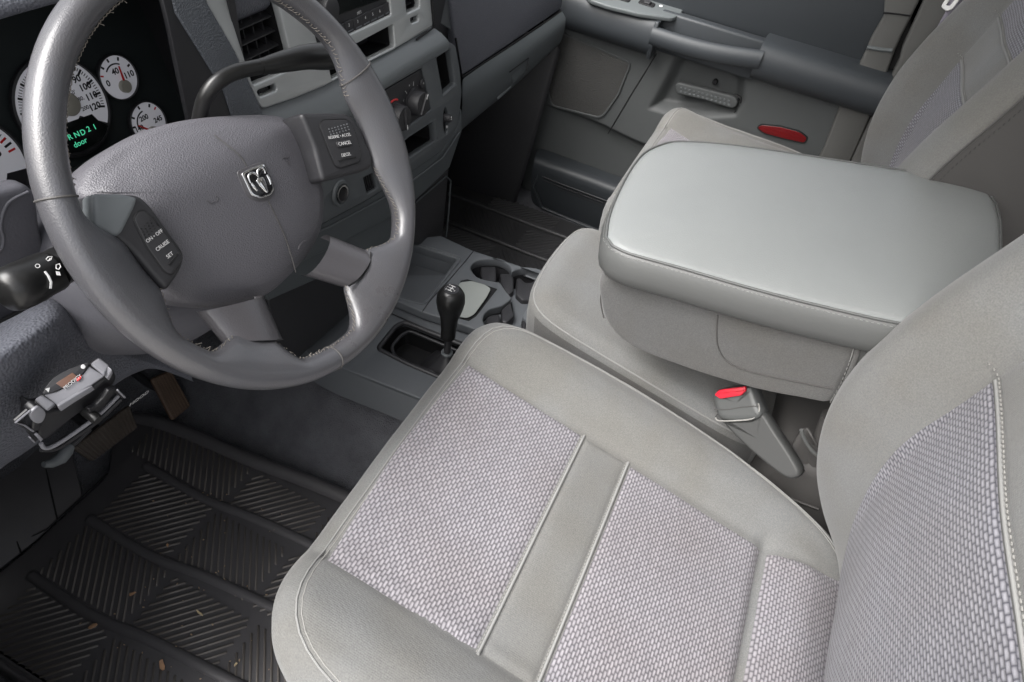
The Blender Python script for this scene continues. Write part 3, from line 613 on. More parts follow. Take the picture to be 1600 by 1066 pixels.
# ---- pad
padx = [(150, 300), (156, 268), (185, 236), (225, 209), (265, 190), (310, 178), (360, 172), (410, 171), (448, 176), (470, 192), (488, 218), (503, 250), (513, 285), (516, 320), (512, 355), (498, 388), (470, 424), (432, 458), (395, 473), (350, 480), (305, 476), (276, 462), (255, 432), (225, 380), (185, 330)]
PF = WF.off(-.030)
po = cat(PF.pl(padx), 5)
PC = Vector((sum(p[0] for p in po)/len(po), sum(p[1] for p in po)/len(po)))
pad = loft('hub_pad', PF, po, [(.006, -.055), (.002, -.040), (.0, -.018), (.0006, -.004), (.003, .001), (.006, .0035), (.0095, .0055), (.013, .0085), (.0165, .0105)], M['wpad'], sw, crown=.004,
           hfun=lambda a, b: -.008*min(1, ((a-PC.x)**2+(b-PC.y)**2)/.0085)-.020*sst((b-PC.y-.030)/.045), ang=70)
def padh(a, b): return .0148-.008*min(1, ((a-PC.x)**2+(b-PC.y)**2)/.0085)-.020*sst((b-PC.y-.030)/.045)
PT = PF.off(.0148)
def padp(x, y, l=0):
    a, b = PT.px(x, y); return PF.P(a, b, padh(a, b)+l)
tube('pad_seam', [padp(x, y, -.0002) for x, y in cat([(352, 206), (364, 225), (378, 245), (388, 262)], 4, False)], .0006, M['sidev'], pad, seg=6)
tube('pad_seam', [padp(x, y, -.0002) for x, y in cat([(420, 314), (436, 345), (452, 378), (470, 425)], 4, False)], .0006, M['sidev'], pad, seg=6)
for pts in ([(325, 313), (331, 318), (337, 315)], [(338, 306), (342, 309), (340, 315)], [(446, 246), (453, 246), (457, 243)], [(452, 250), (457, 253), (456, 257)], [(472, 389), (473, 383), (480, 376), (485, 375)]):
    tube('moulded_mark', [padp(x, y, -.0001) for x, y in pts], .0005, M['wsp'], pad, seg=5)
# emblem: chrome shield with a horned ram head
EF = PF.off(padh(*PT.px(403, 283))+.001)
base = EF.pl([(370, 268), (393, 258), (413, 251), (424, 277), (432, 297), (424, 312), (404, 316), (386, 309)])
plate('emblem_recess', EF.off(-.0006), rnd(base, .004), M['wsp'], pad, .003, .0008)
so = EF.pl([(375, 271), (392, 262.5), (411, 256), (420, 277), (427, 296), (421, 306), (405, 311), (391, 306)])
em = plate('emblem', EF.off(.0022), rnd(so, .003), M['chrome'], pad and sw, .003, .0008)
cx = sum(p[0] for p in so)/len(so); cy = sum(p[1] for p in so)/len(so)
plate('emblem_field', EF.off(.0026), rnd([((p[0]-cx)*.86+cx, (p[1]-cy)*.86+cy) for p in so], .0025), M['gloss'], em, .002, .0003)
def E2(x, y): return EF.px(x, y)
hd = [(396, 283), (400, 279), (407, 277), (410.5, 283), (413, 290), (416, 301), (413, 303), (408, 298), (401, 291)]
plate('ram_head', EF.off(.0044), rnd(EF.pl(hd), .001), M['chrome'], em, .003, .0012)
for pts, rd in (([(388, 287), (384.8, 278), (387, 272.5), (392.5, 271.3), (397, 274), (400, 278)], .0012), ([(400, 278), (398.8, 269.5), (401.2, 265), (405.7, 263.5), (409.4, 267), (411, 272)], .0012), ([(389, 287), (393, 293), (398, 299)], .0016), ([(413, 274), (417.5, 282), (419.5, 289)], .0016)):
    q = cat(pts, 5, False); n = len(q); tube('ram_horn', [EF.off(.0034).P(*EF.px(*p)) for p in q], [rd*(.5+.5*math.sin(math.pi*min(max(k/(n-1), .12), .88))) for k in range(n)], M['chrome'], em, seg=8)
for pts in ([(402, 283), (408, 292), (412, 299)], ):
    tube('face_line', [EF.off(.0046).P(*EF.px(*p)) for p in pts], .0005, M['gloss'], em, seg=5)
# ---- lower spokes: half round sleeves from the hub to the leather
def spoke(q, bul, h0, h1):
    (a, b, c, d) = q      # hub left, hub right, rim right, rim left (pixels)
    F0, F1 = WF.off(h0), WF.off(h1); A, B = Vector(F0.P(*F0.px(*a))), Vector(F0.P(*F0.px(*b))); D, C_ = Vector(F1.P(*F1.px(*d))), Vector(F1.P(*F1.px(*c)))
    def fn(u, v):
        ang = math.pi*(u*1.3-.15); l = .5-.5*math.cos(ang)*1.0; p = A.lerp(D, v); r = B.lerp(C_, v)
        return p.lerp(r, .5-.53*math.cos(ang))+WF.n*(bul*math.sin(ang)-bul*.35)
    return fixn(grid('spoke', fn, 18, 10, M['wsp'], sw))
spoke([(318, 486), (412, 462), (442, 531), (357, 534)], .016, -.022, -.010)
spoke([(482, 428), (514, 368), (579, 394), (545, 447)], .016, -.022, -.010)
def lipline(pts, h): tube('spoke_gap', [WF.off(h).P(*WF.off(h).px(*p)) for p in pts], .0010, M['black'], sw, seg=6)
lipline([(357, 534), (385, 533), (420, 533), (442, 531)], -.003); lipline([(579, 394), (577, 415), (565, 434), (545, 447)], -.003)
# ---- switch pods
def pod(outer, panel, h, name='switch_pod'):
    F = WF.off(h); pd = plate(name, F, rnd(F.pl(outer), .006, 6), M['dark'] if 0 else M['pan'], sw, .034, .005, res=4)
    F2 = F.off(.0012); pp = plate('switch_panel', F2, rnd(F2.pl(panel), .005, 6), M['dark'], pd, .006, .0014)
    bd = rnd(F2.pl(panel), .005, 6); tube('panel_gap', [F.P(p[0]*1, p[1], .0004) for p in bd], .0007, M['black'], pd, seg=5, closed=True)
    return pd, pp, F2
pd, pp, F2 = pod([(146, 302), (196, 303), (220, 305), (238, 322), (262, 356), (290, 395), (287, 418), (262, 456), (243, 436), (206, 392), (180, 371), (147, 356)], [(209, 342), (216, 330), (226, 328), (240, 342), (266, 374), (285, 398), (284, 408), (268, 430), (258, 425), (230, 386)], -.004)
wing = [(146, 302), (196, 303), (218, 309), (212, 326), (203, 344), (192, 366), (180, 371), (147, 356)]
FL = WF.off(-.0025); plate('pod_wing', FL, rnd(FL.pl(wing), .004, 6), M['shelf'], pd, .02, .004)
def tdir(F, p, q):
    a = F.px(*p); b = F.px(*q); return math.atan2(b[1]-a[1], b[0]-a[0])
Rl = tdir(F2, (232, 375), (250, 362)); 
for s_, x, y, z in (('ON \u2022 OFF', 241, 369, .0040), ('CRUISE', 253.5, 384, .0042), ('SET', 265, 399, .0042)):
    a, b = F2.px(x, y); text('switch_lettering', s_, F2.off(.0001), a, b, z, M['white'], pp, rot=Rl)
dots = []
for i in range(5):
    for j in range(4):
        x = 221+i*4.6+j*2.2; y = 358-i*4.6+j*4.4; a, b = F2.px(x, y); dots.append(lathe('d', F2, [(.0008, 0), (.0005, .0006), (0, .0007)], M['black'], pp, seg=6, a=a, b=b))
merge('grip_dots', dots)
tube('switch_bar', [F2.P(*F2.px(x, y), .0003) for x, y in [(264, 414), (270, 406), (277, 397)]], .0011, M['black'], pp, seg=6)
pd, pp, F2 = pod([(470, 176), (520, 176), (543, 177), (556, 186), (566, 205), (584, 247), (583, 262), (566, 269), (520, 281), (505, 284), (492, 230)], [(499, 194), (506, 187), (540, 186), (549, 192), (557, 210), (565, 240), (563, 253), (533, 263), (525, 260), (512, 230)], -.004)
Rr = tdir(F2, (512, 216), (549, 210))
for s_, x, y, z in (('RESUME \u2022 ACCEL', 530.5, 213, .0044), ('CANCEL', 537, 224.5, .0050), ('DECEL', 540.5, 242, .0048)):
    a, b = F2.px(x, y); text('switch_lettering', s_, F2.off(.0016 if s_ == 'CANCEL' else .0001), a, b, z, M['white'], pp, rot=Rr)
a, b = F2.px(537, 224.5); ck = rnd([(a-.0105, b-.0035), (a+.0105, b-.0035), (a+.0105, b+.0035), (a-.0105, b+.0035)], .0034)
c_, s_ = math.cos(Rr), math.sin(Rr); ck = [(a+c_*(p[0]-a)-s_*(p[1]-b), b+s_*(p[0]-a)+c_*(p[1]-b)) for p in ck]
plate('cancel_button', F2.off(.0014), ck, M['dark'], pp, .003, .0008); tube('button_gap', [F2.P(p[0], p[1], .0002) for p in ck], .0005, M['black'], pp, seg=5, closed=True)
dots = []
for i in range(7):
    for j in range(3):
        x = 514+i*4.7+j*1.5; y = 204-i*1.3+j*4.2-2; a, b = F2.px(x, y); dots.append(lathe('d', F2, [(.0008, 0), (.0005, .0006), (0, .0007)], M['console'], pp, seg=6, a=a, b=b))
merge('grip_dots', dots)
tube('switch_bar', [F2.P(*F2.px(x, y), .0003) for x, y in [(529, 252), (540, 248), (555, 246)]], .0010, M['black'], pp, seg=6)
# ------------------------------------------------------------ column, stalk, levers
CF_ = WF.off(-.055)
colm = thing('steering_column', tuple(CF_.P(0, -.03)), 'grey plastic column shroud standing behind the wheel hub', 'column')
o = [(-.12, .050), (-.155, .020), (-.170, -.02), (-.165, -.065), (-.135, -.10), (-.08, -.125), (0, -.13), (.06, -.11), (.09, -.05), (.09, .0), (.06, .045), (0, .06), (-.06, .06)]
oc = cat([(p[0]*1.0, p[1]) for p in o], 5)
loft('shroud', CF_.off(-.13), oc, [(0, -.08), (0, 0), (.0, .035), (.006, .055), (.02, .068), (.04, .075)], M['col'], colm, ang=70)
stk = thing('turn_signal_stalk', tuple(U(95, 420, (0, 1, 0), .07)), 'black wiper and turn signal stalk with white symbols, left of the wheel', 'stalk')
y_ = .062; sp_ = [(150, 392, .09), (110, 408, .072), (95, 415, .066), (80, 424, .062), (55, 436, .060), (35, 446, .058), (18, 455, .056), (6, 461, .055), (1, 464, .0545)]
tube('stalk_body', [U(x, y, (0, 1, 0), yy) for x, y, yy in sp_[:4]], [.0150, .0150, .0150, .0150], M['knob'], stk, seg=24)
tube('stalk_knob', [U(x, y, (0, 1, 0), yy) for x, y, yy in [(81, 423, .062), (78, 425, .062), (60, 433, .061), (40, 443, .059), (20, 452, .057), (8, 458, .0565), (2, 461, .056), (0, 462, .056)]], [.0162, .0165, .0168, .0174, .0172, .0150, .009, .002], M['knob'], stk, seg=28)
nf = (CL-U(60, 425, (0, 1, 0), .05)).normalized(); TF = Frame(U(60, 425, (0, 1, 0), .062)+nf*.0180, nf)
def st_sym(s, x, y, z, dr=.5):
    a, b = TF.px(x, y); text('stalk_symbol', s, TF, a, b, z, M['white'], stk, rot=tdir(TF, (50, 440), (90, 421)), h=.0)
st_sym('O', 59, 416, .0045); st_sym('-o-', 92, 408, .0065) if False else None
def wedge(x, y, s=1):
    pts = [(x-6*s, y-1*s), (x-2*s, y-5*s), (x+5*s, y-6*s), (x+3*s, y), (x-2*s, y+2*s)]
    tube('stalk_symbol', [TF.P(*TF.px(*p)) for p in pts], .0003, M['white'], stk, seg=5, closed=True)
    tube('stalk_symbol', [TF.P(*TF.px(*p)) for p in [(x-1*s, y+2*s), (x+2*s, y-3*s)]], .0003, M['white'], stk, seg=5)
wedge(45, 429, .8); wedge(77, 406, .9)
tube('ring_mark', [TF.P(*TF.px(*p), -.001) for p in [(70, 424), (76, 432), (80, 441), (79, 451)]], .0009, M['white'], stk, seg=5)
tube('headlamp_symbol', [TF.P(*TF.px(*p), -.002) for p in [(88, 414), (93, 412), (95, 417), (92, 421), (88, 420)]], .0004, M['white'], stk, seg=5, closed=True)
for k in (0, 1, 2): tube('headlamp_symbol', [TF.P(*TF.px(88+k*2.2, 424+k*.3), -.002), TF.P(*TF.px(90+k*2.2, 430+k*.3), -.002)], .0004, M['white'], stk, seg=5)
gl = thing('gear_lever', tuple(U(315, 180, (0, 1, 0), .10)), 'black curved column gear lever crossing in front of the left air vent', 'lever')
gpts = [(308, 215, .110), (313, 180, .100), (322, 150, .092), (340, 128, .086), (368, 113, .082), (408, 104, .078)]
gp = cat(gpts, 6, False); tube('lever_arm', [U(x, y, (0, 1, 0), d) for x, y, d in gp], [.0072]*len(gp), M['knob'], gl, seg=18)
hp = cat([(405, 105, .078), (420, 102, .077), (450, 95, .075), (480, 89, .073), (510, 88, .07), (535, 84, .068), (545, 82, .067)], 4, False)
tube('lever_grip', [U(x, y, (0, 1, 0), d) for x, y, d in hp], [ip(i/(len(hp)-1), [0, .12, .35, .6, .85, .97, 1], [.0074, .0080, .0112, .0140, .0150, .011, .004]) for i in range(len(hp))], M['knob'], gl, seg=24)
# ------------------------------------------------------------ seats
def make_seat(xc, yf, label, dshift=0.0, side=1):
    """side=+1: inboard is +x (driver); -1 inboard is -x (passenger)"""
    t = thing('driver_seat' if side > 0 else 'passenger_seat', (xc, -.45, .2), label, 'car seat')
    yb = -.765; cy = (yf+yb)/2; by = (yf-yb)/2; ax = .272
    hp = lambda y: .436+.2*y
    def hs(x, y):
        d = abs(x-xc); z = hp(y)
        z += .026*sst((d-.135)/.085)*(1-.5*sst((d-.235)/.04))
        z += .004*math.exp(-((d)/.10)**2)+.0022*noise.noise(Vector((x*8, y*8, 1.3)))+.0010*noise.noise(Vector((x*22, y*22, 4.3)))
        z -= .010*math.exp(-((y+.615)/.010)**2)*(1-sst((d-.15)/.03)) if 1 else 0
        z += .013*math.exp(-((y+.672)/.034)**2)*(1-sst((d-.14)/.06))
        z -= .0035*math.exp(-((d-.158)/.006)**2)*(1-sst((yf-.02-y)*-30)) if 1 else 0
        z += .006*sst((y-(yf-.10))/.06)*0
        return z
    def edge(u, v):
        e = (abs(u)**9+abs(v)**9)**(1/9); return e
    def cf(u, v):
        a, b = 2*u-1, 2*v-1; e = max(abs(a), abs(b)); nrm = (abs(a)**6.5+abs(b)**6.5)**(1/6.5) if e > 0 else 1
        s = e/nrm if nrm > 0 else 1
        # outer 12% of the parameter square wraps down the side
        k = min(e, .9)/.9; dirx, diry = (a*s/e, b*s/e) if e > 0 else (0, 0)
        wv = .016*math.sin((cy+by*diry*k-yf)*9.5) if 0 else 0
        px_ = ax*ips(-(cy+by*diry*k+(.055 if side < 0 else 0)), [.13, .25, .38, .49, .60, .72, .80], [1.02, 1.035, 1.06, 1.03, .935, .84, .80])
        if side < 0 and dirx > 0: px_ *= 1.10
        x = xc+px_*dirx*k; y = cy+by*diry*k; z = hs(x, y)
        if side < 0: z += .035*sst((x-xc-.12)/.14)*sst((-.26-y)/.30)
        if k > .88: q = (k-.88)/.12; z -= .036*(1-math.sqrt(max(0, 1-q*q)))
        if e > .9: q = (e-.9)/.1; z -= .15*q; x += (xc-x)*.05*q*q; y += (cy-y)*.05*q*q
        return (x, y, z)
    cu = grid('cushion', cf, 130, 130, M['cloth'], t)
    # piping that runs round the cushion rim
    P = []
    for i in range(140):
        th = 2*math.pi*i/140; c, s = math.cos(th), math.sin(th); m = max(abs(c), abs(s)); P.append((.5+.5*c/m*.835, .5+.5*s/m*.835))
    pp_ = [Vector(cf(*q))+Vector((0, 0, .0006)) for q in P]; tube('rim_seam', pp_, .0011, M['piping'], cu, seg=6, closed=True)
    tube('rim_seam', [Vector(cf(.5+(q[0]-.5)*.985, .5+(q[1]-.5)*.985))+Vector((0, 0, .0001)) for q in P], .0006, M['thread'], cu, seg=5, closed=True)
    def patch(name, xa, xb, ya, yb_, m, H=hs, nu=90, nv=70, lift=.0024, curve=None, back=False):
        def f(u, v):
            y = ya+(yb_-ya)*v; x0 = xc-xa(v); x1 = xc+xb(v); x = x0+(x1-x0)*u
            if curve: y += curve(u, v)
            du = min(u, 1-u)*abs(x1-x0); dv = min(v, 1-v)*abs(yb_-ya); d = min(du, dv)
            l = -.0028+(lift+.0030)*(1-math.exp(-d/.0045))
            return (x, y, H(x, y)+l)
        return grid(name, f, nu, nv, m, t, uvf=lambda u, v: ((xc-xa(v)+(xa(v)+xb(v))*u), ya+(yb_-ya)*v+(curve(u, v) if curve else 0)))
    wi = lambda v: .153+.004*math.cos(v*3); wo = lambda v: .166-.012*v
    if side < 0: wi, wo = wo, wi
    dy = yf+.13
    cv = lambda u, v: .008*math.sin(math.pi*u)*(1-v)
    patch('front_insert', lambda v: wo(v*.35), lambda v: wi(v*.35), -.162+dy, -.342, M['weave'], curve=cv)
    patch('centre_strip', lambda v: wo(.4), lambda v: wi(.4), -.344, -.409, M['cloth'], nv=24)
    patch('rear_insert', lambda v: wo(.5+.3*v), lambda v: wi(.5+.3*v), -.411, -.614, M['weave'])
    patch('rear_roll', lambda v: wo(.85+.1*v), lambda v: wi(.85)+.02*v, -.617, -.735, M['weave'])
    for y0 in (-.343, -.410):
        tube('cushion_welt', [Vector((xc-(wo(.4))+ (wo(.4)+wi(.4))*u, y0, hs(xc-(wo(.4))+(wo(.4)+wi(.4))*u, y0)+.0012)) for u in np.linspace(0, 1, 40)], .0019, M['piping'], t, seg=8)
        w = []
        for u in np.linspace(.01, .99, 70):
            x = xc-wo(.4)+(wo(.4)+wi(.4))*u; w.append(box('s', (x-.0012, y0+.0022, hs(x, y0)+.0016), (x+.0012, y0+.0030, hs(x, y0)+.0024), M['thread'], t, bev=0))
        merge('stitching', w)['kind'] = 'stuff'
    # ---- backrest
    ZS = [.22, .30, .36, .42, .50, .58, .67, .75, .85, .95, 1.05]; YS = [-.74, -.72, -.695, -.680, -.668, -.664, -.668, -.680, -.700, -.73, -.765]
    PZ = [.22, .30, .36, .43, .51, .60, .68, .79, .90, 1.05]; PK = [.0, .012, .035, .058, .070, .070, .060, .046, .035, .025]
    yfz = lambda z: ips(z, ZS, YS); pkz = lambda z: ips(z, PZ, PK)
    def front(d, z): return yfz(z)+pkz(z)*(.5-.5*math.cos(math.pi*min(max((d-.148)/.076, 0), 1)))+.004*math.exp(-(d/.08)**2)+.0025*noise.noise(Vector((d*9, z*8, xc)))
    def bf(u, v):
        z = .22+.83*v; q = (u*2-1); s = 1 if q > 0 else -1; q = abs(q)
        wd = .275-.012*abs((z-.6)/.4)
        if q < .62: d = .222*q/.62; return (xc+s*d, front(d, z), z)
        k = (q-.62)/.38; yp = front(.222, z)
        if k < .45: a = k/.45*math.pi/2; d = .222+(wd-.222)*math.sin(a); y = yp-.030*(1-math.cos(a)); return (xc+s*d, y, z)
        k2 = (k-.45)/.55; return (xc+s*(wd-.012*k2*k2), yp-.030-.15*k2, z)
    bk = grid('backrest', bf, 150, 110, M['cloth'], t)
    grid('back_shell', lambda u, v: (xc+(.262)*(2*u-1), yfz(.22+.83*v)-.10, .22+.83*v), 6, 30, M['sidev'], t)
    def bpatch(name, za, zb, m, xi=.158, xo=.160, cvl=None, lift=.0024, taper=None):
        if side < 0: xi, xo = xo, xi
        def w_(v): z = za+(zb-za)*v; return (taper(z) if taper else 0)
        def pos(u, v):
            z = za+(zb-za)*v; x0 = -(xo+w_(v)); x1 = xi+w_(v); return x0+(x1-x0)*u, z+(cvl(u) if cvl else 0), x1-x0
        def f(u, v):
            dx, z, wd = pos(u, v); d = min(min(u, 1-u)*wd, min(v, 1-v)*abs(zb-za)); l = -.0028+(lift+.0030)*(1-math.exp(-d/.0045))
            return (xc+dx, front(abs(dx), z)+l, z)
        return grid(name, f, 90, 90, m, t, uvf=lambda u, v: (pos(u, v)[0], pos(u, v)[1]))
    tp = lambda z: .012*math.sin((z-.30)*7)-.012*sst((.42-z)/.12)-.006*sst((z-.55)/.12)
    bpatch('back_insert', .285, .688, M['weave_b'], taper=tp)
    bpatch('back_strip', .691, .765, M['cloth'], taper=tp); bpatch('upper_insert', .768, .97, M['weave_b'], taper=tp)
    for z0 in (.6895, .7665):
        xs_ = np.linspace(-.155-tp(z0), .152+tp(z0), 40)
        tube('back_welt', [Vector((xc+d, front(abs(d), z0)+.0012, z0)) for d in xs_], .0019, M['piping'], t, seg=8)
        merge('stitching', [box('s', (xc+d-.0014, front(abs(d), z0)+.0016, z0+.0045), (xc+d+.0014, front(abs(d), z0)+.0026, z0+.0055), M['thread'], t, bev=0) for d in np.linspace(-.165, .165, 60)])['kind'] = 'stuff'
    # inboard side panel of dark vinyl with a stitched seam
    s = side
    def sp_(u, v):
        z = .30+.72*u; yp = front(.222, z)-.050-.022; return (xc+s*(.2765-.012*abs((z-.6)/.4)), yp-.16*v, z)
    def bfside(z, k2): yp = front(.222, z); wd = .275-.012*abs((z-.6)/.4); return Vector((xc+s*(wd-.012*k2*k2+.0008), yp-.030-.15*k2, z))
    grid('side_panel', lambda u, v: tuple(bfside(.27+.78*u, .02+1.2*v)), 40, 6, M['sidev'], t)
    tube('side_seam', [bfside(z, .0)+Vector((s*.0005, 0, 0)) for z in np.linspace(.27, 1.04, 50)], .0016, M['sidev'], t, seg=6)
    w = []
    for z in np.linspace(.30, 1.0, 110):
        p = bfside(z, .07); w.append(box('s', tuple(p-Vector((.0008, .0005, .0018))), tuple(p+Vector((.0008, .0005, .0018))), M['thread_d'], t, bev=0))
    merge('stitching', w)['kind'] = 'stuff'
    return t, hs, front
make_seat(-.43, -.13, 'light grey cloth front seat with woven inserts, nearest the camera beside the steering wheel', side=1)
make_seat(.43, -.185, 'light grey cloth seat beyond the folded armrest, next to the closed door', side=-1)
# ------------------------------------------------------------ centre seat cushion
cs = thing('center_seat', (0, -.45, .2), 'narrow light grey middle seat cushion under the folded armrest', 'car seat')
def csf(u, v):
    a, b = 2*u-1, 2*v-1; e = max(abs(a), abs(b)); nrm = (abs(a)**7+abs(b)**7)**(1/7) if e > 0 else 1; s = e/nrm if nrm else 1
    dx, dy = (a*s/e, b*s/e) if e > 0 else (0, 0); k = min(e, .88)/.88
    x = .015+.140*dx*k; y = -.385+.21*dy*k+.012*(1-(dx*k)**2)*max(dy, 0)*k; z = .444+.2*y+.004*(1-(dx*k)**2)
    if k > .8: q = (k-.8)/.2; z -= .032*(1-math.sqrt(max(0, 1-q*q)))
    if e > .88: q = (e-.88)/.12; z -= .20*q; y -= .03*q*max(dy, 0); x += .02*q*dx
    return (x, y, z)
cc = grid('cushion', csf, 80, 110, M['cloth'], cs, mats=[M['cloth'], M['cloth_d']], mif=lambda u, v: 1 if (abs(2*u-1) > .87 and v < .93) else 0)  # side walls coloured darker to stand for the shade they lie in
P = []
for i in range(120):
    th = 2*math.pi*i/120; c, s = math.cos(th), math.sin(th); m = max(abs(c), abs(s)); P.append((.5+.5*c/m*.85, .5+.5*s/m*.85))
tube('rim_seam', [Vector(csf(*q))+Vector((0, 0, .0003)) for q in P], .0013, M['piping'], cc, seg=6, closed=True)
# base box behind with stitched vinyl
box('rear_base', (-.165, -.78, .10), (.15, -.585, .37), M['sidev'], cs, bev=.02)
tube('base_seam', [(-.166, -.60, .30), (-.168, -.63, .295), (-.168, -.68, .30)], .002, M['sidev'], cs, seg=6)
# ------------------------------------------------------------ folded armrest
ar = thing('folding_armrest', (0, -.70, .5), 'folded down centre armrest with smooth pale grey vinyl lid over a cloth body', 'armrest')
AF = Frame((0, -.30, .610), (0, .12, 1))
lidpx = [(946, 375), (950, 345), (962, 310), (982, 272), (1005, 243), (1032, 229), (1062, 224), (1150, 229), (1300, 247), (1430, 268), (1495, 281), (1524, 288), (1545, 299), (1558, 317), (1564, 342)]
lo_ = cat(AF.pl(lidpx), 3, False)
# near edge and the rear, hidden behind the seat back
lo_ = lo_[:-3]+cat([(.0988, -.4215), (.053, -.4197), (-.024, -.413), (-.080, -.405), (-.130, -.392), (-.168, -.36), (-.183, -.31), (-.188, -.23), (-.191, -.15), (-.193, -.08), (-.1955, -.04), (-.196, -.012), (-.191, .008)], 3, False)
lid = loft('lid', AF, lo_, [(.014, -.052), (.004, -.049), (-.003, -.042), (-.006, -.030), (-.006, -.016), (-.003, -.006), (.0005, -.0010), (.0022, -.0006), (.004, .0006), (.007, .0024), (.0105, .0034)], M['vinyl'], ar, ang=60, crown=.006,
    hfun=lambda a, b: .003*math.cos(b*14)-.006*sst((-b-.33)/.12)+.001*math.sin(a*31+b*19))
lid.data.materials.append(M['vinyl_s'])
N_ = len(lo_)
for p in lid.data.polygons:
    if p.index < 6*N_ and p.vertices[0] < 6*N_: p.material_index = 1  # lid side gets darker vinyl, painting in its shade
Ol = [Vector(p) for p in lo_]
if sum(Ol[i-1].x*Ol[i].y-Ol[i].x*Ol[i-1].y for i in range(len(Ol))) < 0: Ol.reverse()
def inset(i, d):
    n = len(Ol); t = (Ol[(i+1) % n]-Ol[i-1]).normalized(); p = Ol[i]+Vector((-t.y, t.x))*d; return p
hfl = lambda a, b: .003*math.cos(b*14)-.006*sst((-b-.33)/.12)+.001*math.sin(a*31+b*19)
tube('lid_piping', [AF.P(*inset(i, .0004), hfl(*inset(i, .0004))+.0002) for i in range(len(Ol))], .0016, M['vinyl_s'], lid, seg=8, closed=True)
w = []
for i in range(len(Ol)):
    a, b = inset(i, -.0028), inset((i+1) % len(Ol), -.0028); L = (b-a).length; k = max(1, int(L/.0050))
    for j in range(k):
        p = a.lerp(b, (j+.2)/k); q = a.lerp(b, (j+.7)/k); w.append(tube('s', [AF.P(p.x, p.y, -.0035+hfl(*p)), AF.P(q.x, q.y, -.0035+hfl(*q))], .00035, M['piping'], lid, seg=4))
merge('stitching', w)['kind'] = 'stuff'
w = []
# body: side profile in the yz plane, swept across
YF = Frame((-.178, 0, 0), (-1, 0, 0), (0, -1, 0))
side_px = [(932, 440), (931, 462), (938, 495), (953, 520), (975, 540), (1010, 558), (1060, 577), (1110, 594), (1180, 614), (1250, 628), (1302, 633), (1325, 590), (1346, 543), (1340, 518), (1280, 506), (1200, 490), (1100, 469), (1010, 445), (955, 424)]
XP = YF.pl(side_px); bo = cat(XP, 3)
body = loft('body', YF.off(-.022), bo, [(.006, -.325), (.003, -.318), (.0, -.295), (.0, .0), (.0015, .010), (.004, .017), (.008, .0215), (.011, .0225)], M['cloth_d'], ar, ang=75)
tube('body_seam', [YF.P(*YF.px(x, y), .0015) for x, y in cat([(1122, 492), (1120, 515), (1122, 540), (1135, 562), (1165, 577), (1220, 590), (1300, 606)], 4, False)], .0008, M['sidev'], body, seg=6)
tube('body_front_seam', [YF.P(*YF.px(x, y), -.004) for x, y in cat([(939, 452), (937, 475), (942, 500)], 4, False)], .0008, M['sidev'], body, seg=6)
rw = cat([(1341, 540), (1336, 560), (1322, 595), (1306, 624)], 5, False)
tube('body_welt', [YF.P(*YF.px(x, y), .0) for x, y in rw], .0028, M['cloth_d'], body, seg=8)
merge('stitching', [tube('s', [YF.P(*YF.px(x-7, y), .0016), YF.P(*YF.px(x-8.6, y+4), .0016)], .0006, M['piping'], body, seg=4) for x, y in cat([(1341, 543), (1336, 560), (1322, 595), (1306, 624)], 5, False)])
poly3('hinge_cover', [YF.off(-.004).P(*YF.off(-.004).px(*p)) for p in [(1342, 536), (1400, 545), (1400, 600), (1340, 640), (1306, 632), (1326, 592)]], M['vinyl_s'], ar, .2, .004)
# ------------------------------------------------------------ belt buckle between the seats
bx = -.165
KB = lambda x, y, xx=bx: U(x, y, (1, 0, 0), xx)
bu = thing('seat_belt_buckle', tuple(KB(1200, 720)), 'grey seat belt buckle with bright red button between driver seat and armrest', 'belt buckle')
BKF = Frame(KB(1150, 640), (-.62, .30, .30), (0, -1, .25))
bp = cat(BKF.pl([(1113, 618), (1120, 610), (1165, 604), (1174, 607), (1182, 630), (1188, 650), (1170, 658), (1128, 657), (1116, 640)]), 4)
loft('housing', BKF.off(-.004), bp, [(.004, -.030), (0, -.026), (0, -.003), (.0015, .0005), (.004, .002), (.008, .0025)], M['buck'], bu, ang=50)
sl = [(1118, 648), (1136, 657), (1176, 656), (1190, 644), (1212, 676), (1236, 712), (1250, 742), (1228, 748), (1185, 716), (1150, 684), (1124, 656)]
slv = cat(BKF.off(-.008).pl(sl), 3)
loft('sleeve', BKF.off(-.010), slv, [(.004, -.022), (0, -.018), (0, -.003), (.002, .001), (.004, .002)], M['bslv'], bu, ang=60)  # sleeve colour darkened to include the shade low in the gap
tube('sleeve_edge', [BKF.off(-.0055).P(*BKF.off(-.0055).px(x, y), .002) for x, y in cat([(1119, 652), (1124, 657), (1150, 657), (1176, 654), (1187, 642), (1186, 630)], 4, False)], .0010, M['thread'], bu, seg=6)
rb = rnd(BKF.off(.002).pl([(1117, 617), (1124, 609), (1165, 603.5), (1166, 611), (1158, 618), (1126, 623)]), .0015)
plate('red_button', BKF.off(.0042), rb, M['bred'], bu, .006, .0012)
tube('button_ridge', [BKF.off(.0046).P(*BKF.off(.0046).px(x, y)) for x, y in [(1120, 616), (1140, 613), (1164, 610)]], .0006, M['bred'], bu, seg=5)
tube('housing_seam', [BKF.off(-.001).P(*BKF.off(-.001).px(x, y), .0008) for x, y in [(1116, 640), (1135, 640), (1160, 636), (1186, 634)]], .0005, M['sidev'], bu, seg=5)
